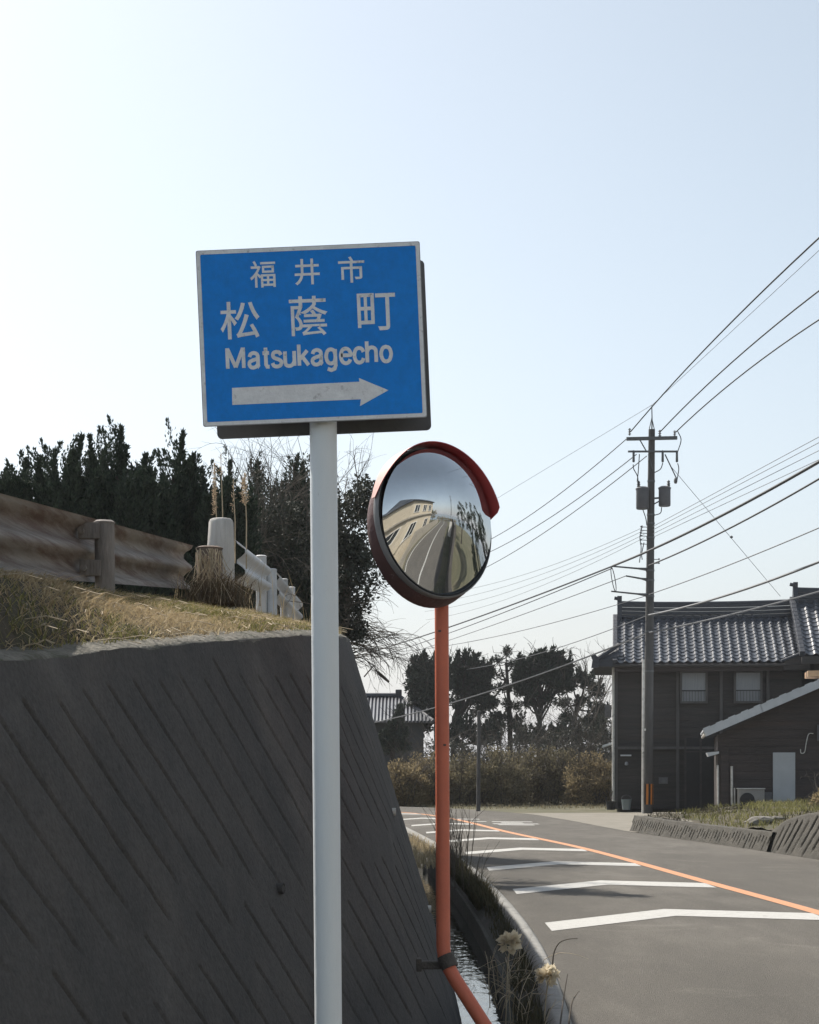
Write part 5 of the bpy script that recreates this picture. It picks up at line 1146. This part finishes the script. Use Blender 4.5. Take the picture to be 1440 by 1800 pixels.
# ------------------------------------------------------------------ verge grass and rubble at right
n = 26000; x = rng.uniform(5.2, 14, n); y = rng.uniform(24, 47, n); e_ = np.interp(y, ly, edge[0]); k = x > e_ + .1; x, y = x[k], y[k]
P = np.c_[x, y, lot_z(x, y) - .03]; dn = fbm(x * .7, y * .4, 19); kk = dn > .5
grass('verge_grass', 'green grass tufts on the verge in front of the dark houses', P[kk], rng.uniform(.05, .24, kk.sum()), .018, 1.2, M_green)
grass('dry_verge_grass', 'dry brown grass on the verge above the low wall', P[~kk], rng.uniform(.04, .16, (~kk).sum()), .016, 1.0, M_darkgrass)
for (px, py, ppm, s_, lab) in ((1335, 1443, 92, .24, 'flat grey rock slab lying on the verge'), (1366, 1431, 90, .13, 'small rounded rock beside the flat slab')):
    c = PX(px, py, ppm); bm = bmesh.new(); bmesh.ops.create_icosphere(bm, subdivisions=2, radius=s_)
    for v in bm.verts: v.co = Vector((v.co.x * 1.3, v.co.y, v.co.z * .45)) * (1 + random.uniform(-.22, .22))
    me = bpy.data.meshes.new('rock'); bm.to_mesh(me); bm.free(); o = link('rock', me, M_rock); o.location = (c[0], c[1], float(lot_z(np.array([c[0]]), np.array([c[1]]))[0]) + s_ * .1); tag(o, lab, 'rock', 'rocks on the verge')
sb = shrub('dry_bush', 'ragged brown dry bush at the right edge beside the shed', [(Pm(1446, 1408, 72), (.35, .3, .4))], 900, .12, 10, M_golden)

# ------------------------------------------------------------------ thicket beyond the bend
def cloud(P0, r, n, nsub=None):
    nsub = nsub or max(6, n // 70); sub, _ = ellip(nsub, P0, r, .55); out = []
    for s_ in sub: p, d = ellip(max(n // nsub, 2), s_, np.array([.32, .32, .26]), .2); out.append(np.c_[p, d])
    q = np.vstack(out); q = q[q[:, 2] > 0]; return q[:, :3], q[:, 3:]
def bush(label, px, ytop, ppm, wpx, m, n=8500, tw=34, group='bushes of the thicket beyond the bend', leaf=.105):
    b = PX(px, ytop, ppm); h = b[2]; w = wpx / ppm / 2; root = thing('dry_bush', label, 'bush', (b[0], b[1], 0), group)
    P, D = cloud((b[0], b[1], h * .38), (w * 1.35, w * 1.1, h * .62), n); D = unit(D + rng.normal(size=D.shape) * .7 + np.array([0, 0, .5])); L = leaf * rng.uniform(.6, 1.4, len(P))
    leaf_object('foliage', P, D, L, L * .5, m, root); mb = MB()
    for _ in range(tw): twig(mb, (b[0] + random.uniform(-w, w) * .7, b[1] + random.uniform(-.6, .6), .0), (random.gauss(0, .3), random.gauss(0, .2), 1), h * random.uniform(.6, 1.05), .018, 2, 0, 5, .4, (2, 3), 3, .25)
    mb.build('branches', M_twig, root); return root
thick = [(705, 1345, 47, 70, M_golden, 'low straw bush at the left end of the thicket by the wall'), (752, 1330, 46, 80, M_golden, 'straw bush just left of the orange pole in the thicket'), (815, 1332, 46, 90, M_thicket, 'brown bush between the orange pole and the short pole'),
         (870, 1318, 46, 90, M_thicket, 'brown bush just right of the short concrete pole'), (925, 1310, 45, 95, M_thicket, 'tallest brown bush in the middle of the thicket'), (985, 1318, 45, 95, M_thicket, 'dark brown bush left of the golden one'),
         (1042, 1326, 46, 85, M_golden, 'rounded golden bush next to the dark house'), (1085, 1335, 45, 70, M_thicket, 'brown bush half hidden behind the house corner'),
         (790, 1300, 42, 110, M_vine, 'dark bush behind the thicket left of the short pole'), (900, 1290, 41, 130, M_vine, 'wide dark bush behind the middle of the thicket'), (1010, 1275, 41, 130, M_vine, 'dark bush behind the thicket below the bare trees'), (1065, 1260, 41, 90, M_vine, 'dark bush beside the upper left corner of the house')]
for t in thick: bush(t[5], t[0], t[1], t[2], t[3], t[4])
n = 2600; x = rng.uniform(-2.5, 9, n); y = rng.uniform(60, 68, n); k = y > 61.8 - (x + .2) * 1.55 * (x < 3.2) - np.where(x >= 3.2, 5.2, 0) + 1.2; P = np.c_[x, y, np.full(n, -.05)][k]
grass('thicket_grass', 'sparse low dry grass along the foot of the thicket', P, rng.uniform(.05, .2, len(P)), .02, .9, M_thicket)

# ------------------------------------------------------------------ wind-blown trees in the distance
def far_tree(label, px, ppm, trunk_pts, clumps, n, m=None, leaf=.17, up=.6):
    """trunk_pts: photo pixels; clumps: (px,py,rx,ry) in pixels"""
    b = PX(px, 1345, ppm); root = thing('windblown_tree', label, 'tree', (PX(trunk_pts[0][0], 0, ppm)[0], F / ppm, 0), 'trees on the skyline')
    mb = MB(); tp = [Pm(a, b_, ppm) for a, b_ in trunk_pts]; tp = [(tp[0][0], tp[0][1], 0)] + tp; mb.tube(tp, list(np.linspace(.16, .07, len(tp))), 7)
    for (cx, cy, rx, ry) in clumps:
        s_ = Vector(tp[-1]).lerp(Vector(tp[1]), random.uniform(.1, .7)); e_ = Vector(Pm(cx, cy, ppm)) + Vector((0, random.uniform(-.4, .4), 0)); mb.tube([s_, s_.lerp(e_, .5) + Vector((0, 0, -.1)), e_], [.06, .04, .02], 5)
        for _ in range(4): twig(mb, e_, (random.gauss(0, 1), random.gauss(0, .5), random.gauss(.3, .6)), .7, .02, 1, 0, 4, .5, (1, 3), 3)
    mb.build('trunk', M_bark, root)
    P = []; D = []; tot = sum(c[2] * c[3] for c in clumps)
    for (cx, cy, rx, ry) in clumps:
        c = PX(cx, cy, ppm); r = np.array([rx / ppm, max(rx, ry) / ppm * .8, ry / ppm]); k = int(1.3 * n * rx * ry / tot); nsub = max(4, k // 45); sub, _ = ellip(nsub, c, r, .35)
        for s_ in sub: p, d = ellip(max(k // nsub, 2), s_, np.array([.17, .2, .20]), .2); P.append(p); D.append(d)
        if ry > 9:
            for q in range(int(3 + rx / 4)):      # pointed tufts along the top of each clump
                bq = c + np.array([rng.uniform(-1, 1) * r[0] * .9, rng.uniform(-.5, .5) * r[1], r[2] * rng.uniform(.0, .75)]); m2 = 60; tt = rng.random(m2); ln = rng.uniform(.25, .6)
                dv_ = unit(np.array([rng.uniform(-.05, .35), 0, 1.0])); P.append(bq + dv_ * (tt * ln)[:, None] + rng.normal(size=(m2, 3)) * (.085 * (1 - tt) ** .8)[:, None]); D.append(np.tile(dv_, (m2, 1)))
    P = np.vstack(P); D = unit(np.vstack(D) * .7 + rng.normal(size=(len(P), 3)) * .5 + np.array([.25, 0, up])); L = leaf * rng.uniform(.6, 1.4, len(P))
    leaf_object('crown', P, D, L, L * .42, m or M_pine, root); return root
def flames(x0, x1, ytop, ybot, n, jag=18):
    out = []
    for i in range(n):
        x = x0 + (x1 - x0) * (i + .5) / n; yt = ytop + random.uniform(0, jag); h = (ybot - yt)
        out += [(x, yt + h * .62, (x1 - x0) / n * .8, h * .40), (x + 2, yt + h * .28, (x1 - x0) / n * .45, h * .24), (x + 4, yt + 6, (x1 - x0) / n * .18, 8)]
    return out
far_tree('dense windblown tree with flame tips left of the orange pole', 755, 38, [(768, 1300), (766, 1250), (764, 1205)], flames(718, 788, 1152, 1222, 4) + [(745, 1228, 24, 14), (726, 1212, 12, 10), (728, 1248, 20, 10), (757, 1262, 18, 14), (742, 1282, 14, 14), (705, 1250, 10, 6)], 7200)
far_tree('dense windblown tree just right of the orange pole', 825, 37.5, [(797, 1310), (798, 1262), (812, 1225)], flames(796, 836, 1150, 1212, 3, 14) + flames(832, 862, 1168, 1222, 2, 10) + [(828, 1224, 34, 10), (852, 1238, 30, 8), (812, 1214, 16, 10), (800, 1240, 12, 8), (840, 1252, 18, 6)], 7000)
far_tree('open crowned pine between the two dense dark trees', 888, 36.5, [(897, 1300), (895, 1240), (890, 1165)], [(889, 1148, 8, 8), (876, 1162, 10, 5), (902, 1168, 12, 5), (872, 1186, 14, 7), (908, 1192, 10, 7), (885, 1212, 24, 6), (862, 1234, 20, 7), (900, 1240, 22, 7), (878, 1262, 28, 8), (905, 1278, 18, 10), (868, 1285, 20, 10)], 3400, leaf=.14)
far_tree('broad dense tree with jagged top and forked trunk', 950, 38, [(948, 1300), (949, 1255), (950, 1215)], flames(906, 950, 1146, 1210, 3, 16) + flames(944, 1000, 1148, 1206, 4, 20) + [(930, 1216, 26, 11), (980, 1210, 24, 11), (916, 1200, 16, 12), (962, 1228, 20, 7), (925, 1238, 16, 6)], 8200)
far_tree('rounded sparse tree right of the broad dense one', 1015, 37, [(1008, 1300), (1012, 1260), (1016, 1220)], [(1005, 1202, 20, 12), (1030, 1198, 18, 12), (1047, 1216, 14, 12), (988, 1238, 18, 8), (1018, 1234, 24, 8), (1046, 1246, 18, 9), (1000, 1262, 22, 9), (1040, 1272, 24, 10), (1062, 1258, 12, 14)], 4200, leaf=.14)
far_tree('small dark tree low behind the short pole', 815, 39, [(815, 1320), (812, 1300)], [(812, 1285, 22, 14), (788, 1300, 20, 14), (838, 1300, 18, 12), (862, 1296, 20, 12)], 2400)
far_tree('dark low tree behind the thicket below the forked trunk', 965, 39.5, [(965, 1320), (965, 1305)], [(925, 1300, 24, 10), (965, 1296, 30, 10), (1005, 1296, 26, 12), (1045, 1290, 24, 14)], 3000)
far_tree('dark tree before the far hip-roofed house', 690, 41, [(690, 1330), (692, 1300)], [(694, 1292, 12, 20), (680, 1310, 14, 16), (706, 1308, 12, 14), (700, 1264, 7, 10)], 1600)
ft = thing('bare_tree', 'leafless tree tops rising left of the house roof', 'tree', Pm(1050, 1345, 38))
mb = MB()
for k in range(7):
    x = random.uniform(1010, 1072); twig(mb, Pm(x, 1270, 38), (random.gauss(.1, .25), 0, 1), random.uniform(1.7, 2.6), .035, 3, 0, 5, .35, (2, 4), 4, .2)
mb.build('branches', M_twig, ft)

# ------------------------------------------------------------------ what the mirror looks at: the side road behind the camera to the right
bh_ = thing('stucco_house', 'beige stucco house reflected at the left of the round mirror', 'house', (13, -4, 0))
mb = MB(); mb.box((13.5, -4.5, 2.9), (8, 7, 5.8)); bw = mb.build('wall', M_stucco, bh_)
mb = MB(); mb.prism([(9.1, -8.4, 5.75), (9.1, -.6, 5.75), (9.1, -.6, 5.95), (9.1, -4.5, 7.4), (9.1, -8.4, 5.95)], (8.8, 0, 0)); mb.build('roof', M_tile, bh_)
mb = MB(); mb.box((13.5, -.93, 3.05), (8.4, .35, .22)); mb.build('cornice', M_block, bh_)
mb = MB(); mb.box((9.4, -4.5, 3.05), (.35, 7.4, .22)); mb.build('cornice', M_block, bh_)
for (x, z) in ((10.8, 4.3), (13.4, 4.3), (11.2, 1.6), (15.3, 1.6), (15.8, 4.3)):
    mb = MB(); mb.box((x, -.99, z), (1.3, .04, 1.2)); w = mb.build('window', M_glass, bh_)
    for (cx, cz, a_, c_) in ((x, z + .63, 1.44, .08), (x, z - .63, 1.44, .08), (x - .68, z, .08, 1.2), (x + .68, z, .08, 1.2), (x, z, .06, 1.2)): mb = MB(); mb.box((cx, -.97, cz), (a_, .10, c_)); mb.build('frame', M_pvc, w)
for y in (-2.6, -5.4):
    mb = MB(); mb.box((9.49, y, 1.7), (.04, 1.6, 1.3)); w = mb.build('window', M_glass, bh_)
    for (cy, cz, a_, c_) in ((y, 2.38, 1.74, .08), (y, 1.02, 1.74, .08), (y - .83, 1.7, .08, 1.3), (y + .83, 1.7, .08, 1.3), (y, 1.7, .06, 1.3)): mb = MB(); mb.box((9.47, cy, cz), (.10, a_, c_)); mb.build('frame', M_pvc, w)
bh_.location = Vector((13, -4, 0)) + Vector((-.9, 1.7, 0))
gw2 = thing('garden_wall', 'pale block garden wall reflected along the side road', 'wall', (20, 1, 0))
for k in range(13):
    x = 10.2 + k * 1.5; y = float(np.interp(x + .75, A1[:, 0], A1[:, 1])) - .55
    mb = MB(); mb.box((x + .74, y, .55), (1.47, .16, 1.3), Matrix.Rotation(math.atan2(-.16, 1), 3, 'Z'), .01); mb.build('wall_panel', M_block, gw2)
fz = thing('signboard', 'white upright signboard reflected beside the side road', 'sign', (13.5, 7.55, 0))
mb = MB(); mb.box((13.5, 7.55, 1.25), (.06, .6, 1.5), None, .01); mb.build('panel', M_pvc, fz)
for s_ in (-.25, .25): mb = MB(); mb.tube([(13.5, 7.55 + s_, -.1), (13.5, 7.55 + s_, .5)], .03, 8); mb.build('leg', M_steel, fz)
dw = thing('block_wall', 'dark concrete wall reflected at the right of the round mirror', 'wall', (12, 11, 0))
for k in range(9):
    mb = MB(); mb.box((9.6 + k * 2.0, 8.7 - k * .24, 1.05), (1.97, .3, 2.1), Matrix.Rotation(math.atan2(-.16, 1), 3, 'Z'), .02); mb.build('wall_panel', M_wall, dw)
def mtree(label, x, y, h, w, m, n):
    root = thing('roadside_tree', label, 'tree', (x, y, 0), 'trees reflected in the mirror'); mb = MB(); mb.tube([(x, y, -.1), (x, y, h * .5), (x, y, h * .8)], [.16, .12, .05], 8); mb.build('trunk', M_bark, root, True)
    P, D = cloud((x, y, h * .6), (w, w, h * .42), n, n // 60); D = unit(D + rng.normal(size=D.shape) * .6 + np.array([0, 0, .4])); leaf_object('crown', P, D, .26, .12, m, root)
mtree('dark tree reflected behind the white signboard', 14, 13.5, 6, 1.8, M_pine, 2200); mtree('dark tree reflected at the mirror\'s right rim', 9.8, 14.5, 5, 1.5, M_pine, 1800)
mtree('dark tree reflected behind the dark wall', 19, 11, 6.5, 2.0, M_pine, 2200); mtree('dark tree reflected beyond the beige house', 24, -4.5, 6, 2.2, M_pine, 2400); mtree('grey-green tree reflected at the road end', 33, -6, 5, 2.4, M_thicket, 2000)
for k in range(6):
    x, y = 42.5 + random.uniform(-1, 1), -6 + k * 2.6; root = thing('dry_hedge_bush', ('first', 'second', 'third', 'fourth', 'fifth', 'sixth')[k] + ' straw-coloured bush from the left closing the reflected side road', 'bush', (x, y, 0), 'hedge at the end of the side road')
    P, D = cloud((x, y, .7), (1.3, 1.6, .9), 900); leaf_object('foliage', P, unit(D + np.array([0, 0, .6])), .3, .10, M_golden, root)
up2 = thing('utility_pole', 'slim utility pole reflected upright in the round mirror', 'utility pole', (26, 5.9, 0)); mb = MB(); mb.tube([(26, 5.9, -.2), (26, 5.9, 10)], [.17, .1], 10); mb.build('shaft', M_concpole, up2, True)
mb = MB(); mb.box((26, 5.9, 9.4), (.1, 1.6, .1)); mb.build('crossarm', M_steel, up2)
mb = MB(); mb.lathe([(.22, 0), (.24, .05), (.24, .6), (.1, .7)], 14, Matrix.Translation(Vector((25.75, 6.1, 7.6)))); mb.build('transformer', M_trafo, up2, True)

# ------------------------------------------------------------------ thin sea air
mb = MB(); mb.box((0, 0, 3.5), (12600, 12600, 31)); hz_o = mb.build('haze', None); hm = bpy.data.materials.new('thin_haze'); hm.use_nodes = True
hn = hm.node_tree.nodes; hn.remove(hn['Principled BSDF']); pv = hn.new('ShaderNodeVolumePrincipled'); pv.inputs['Color'].default_value = (.93, .95, 1, 1); pv.inputs['Density'].default_value = 0.00033; pv.inputs['Anisotropy'].default_value = 0.3
hm.node_tree.links.new(pv.outputs[0], hn['Material Output'].inputs['Volume']); hz_o.data.materials.append(hm); tag(hz_o, 'thin pale sea haze filling the air', 'haze', None, 'stuff')
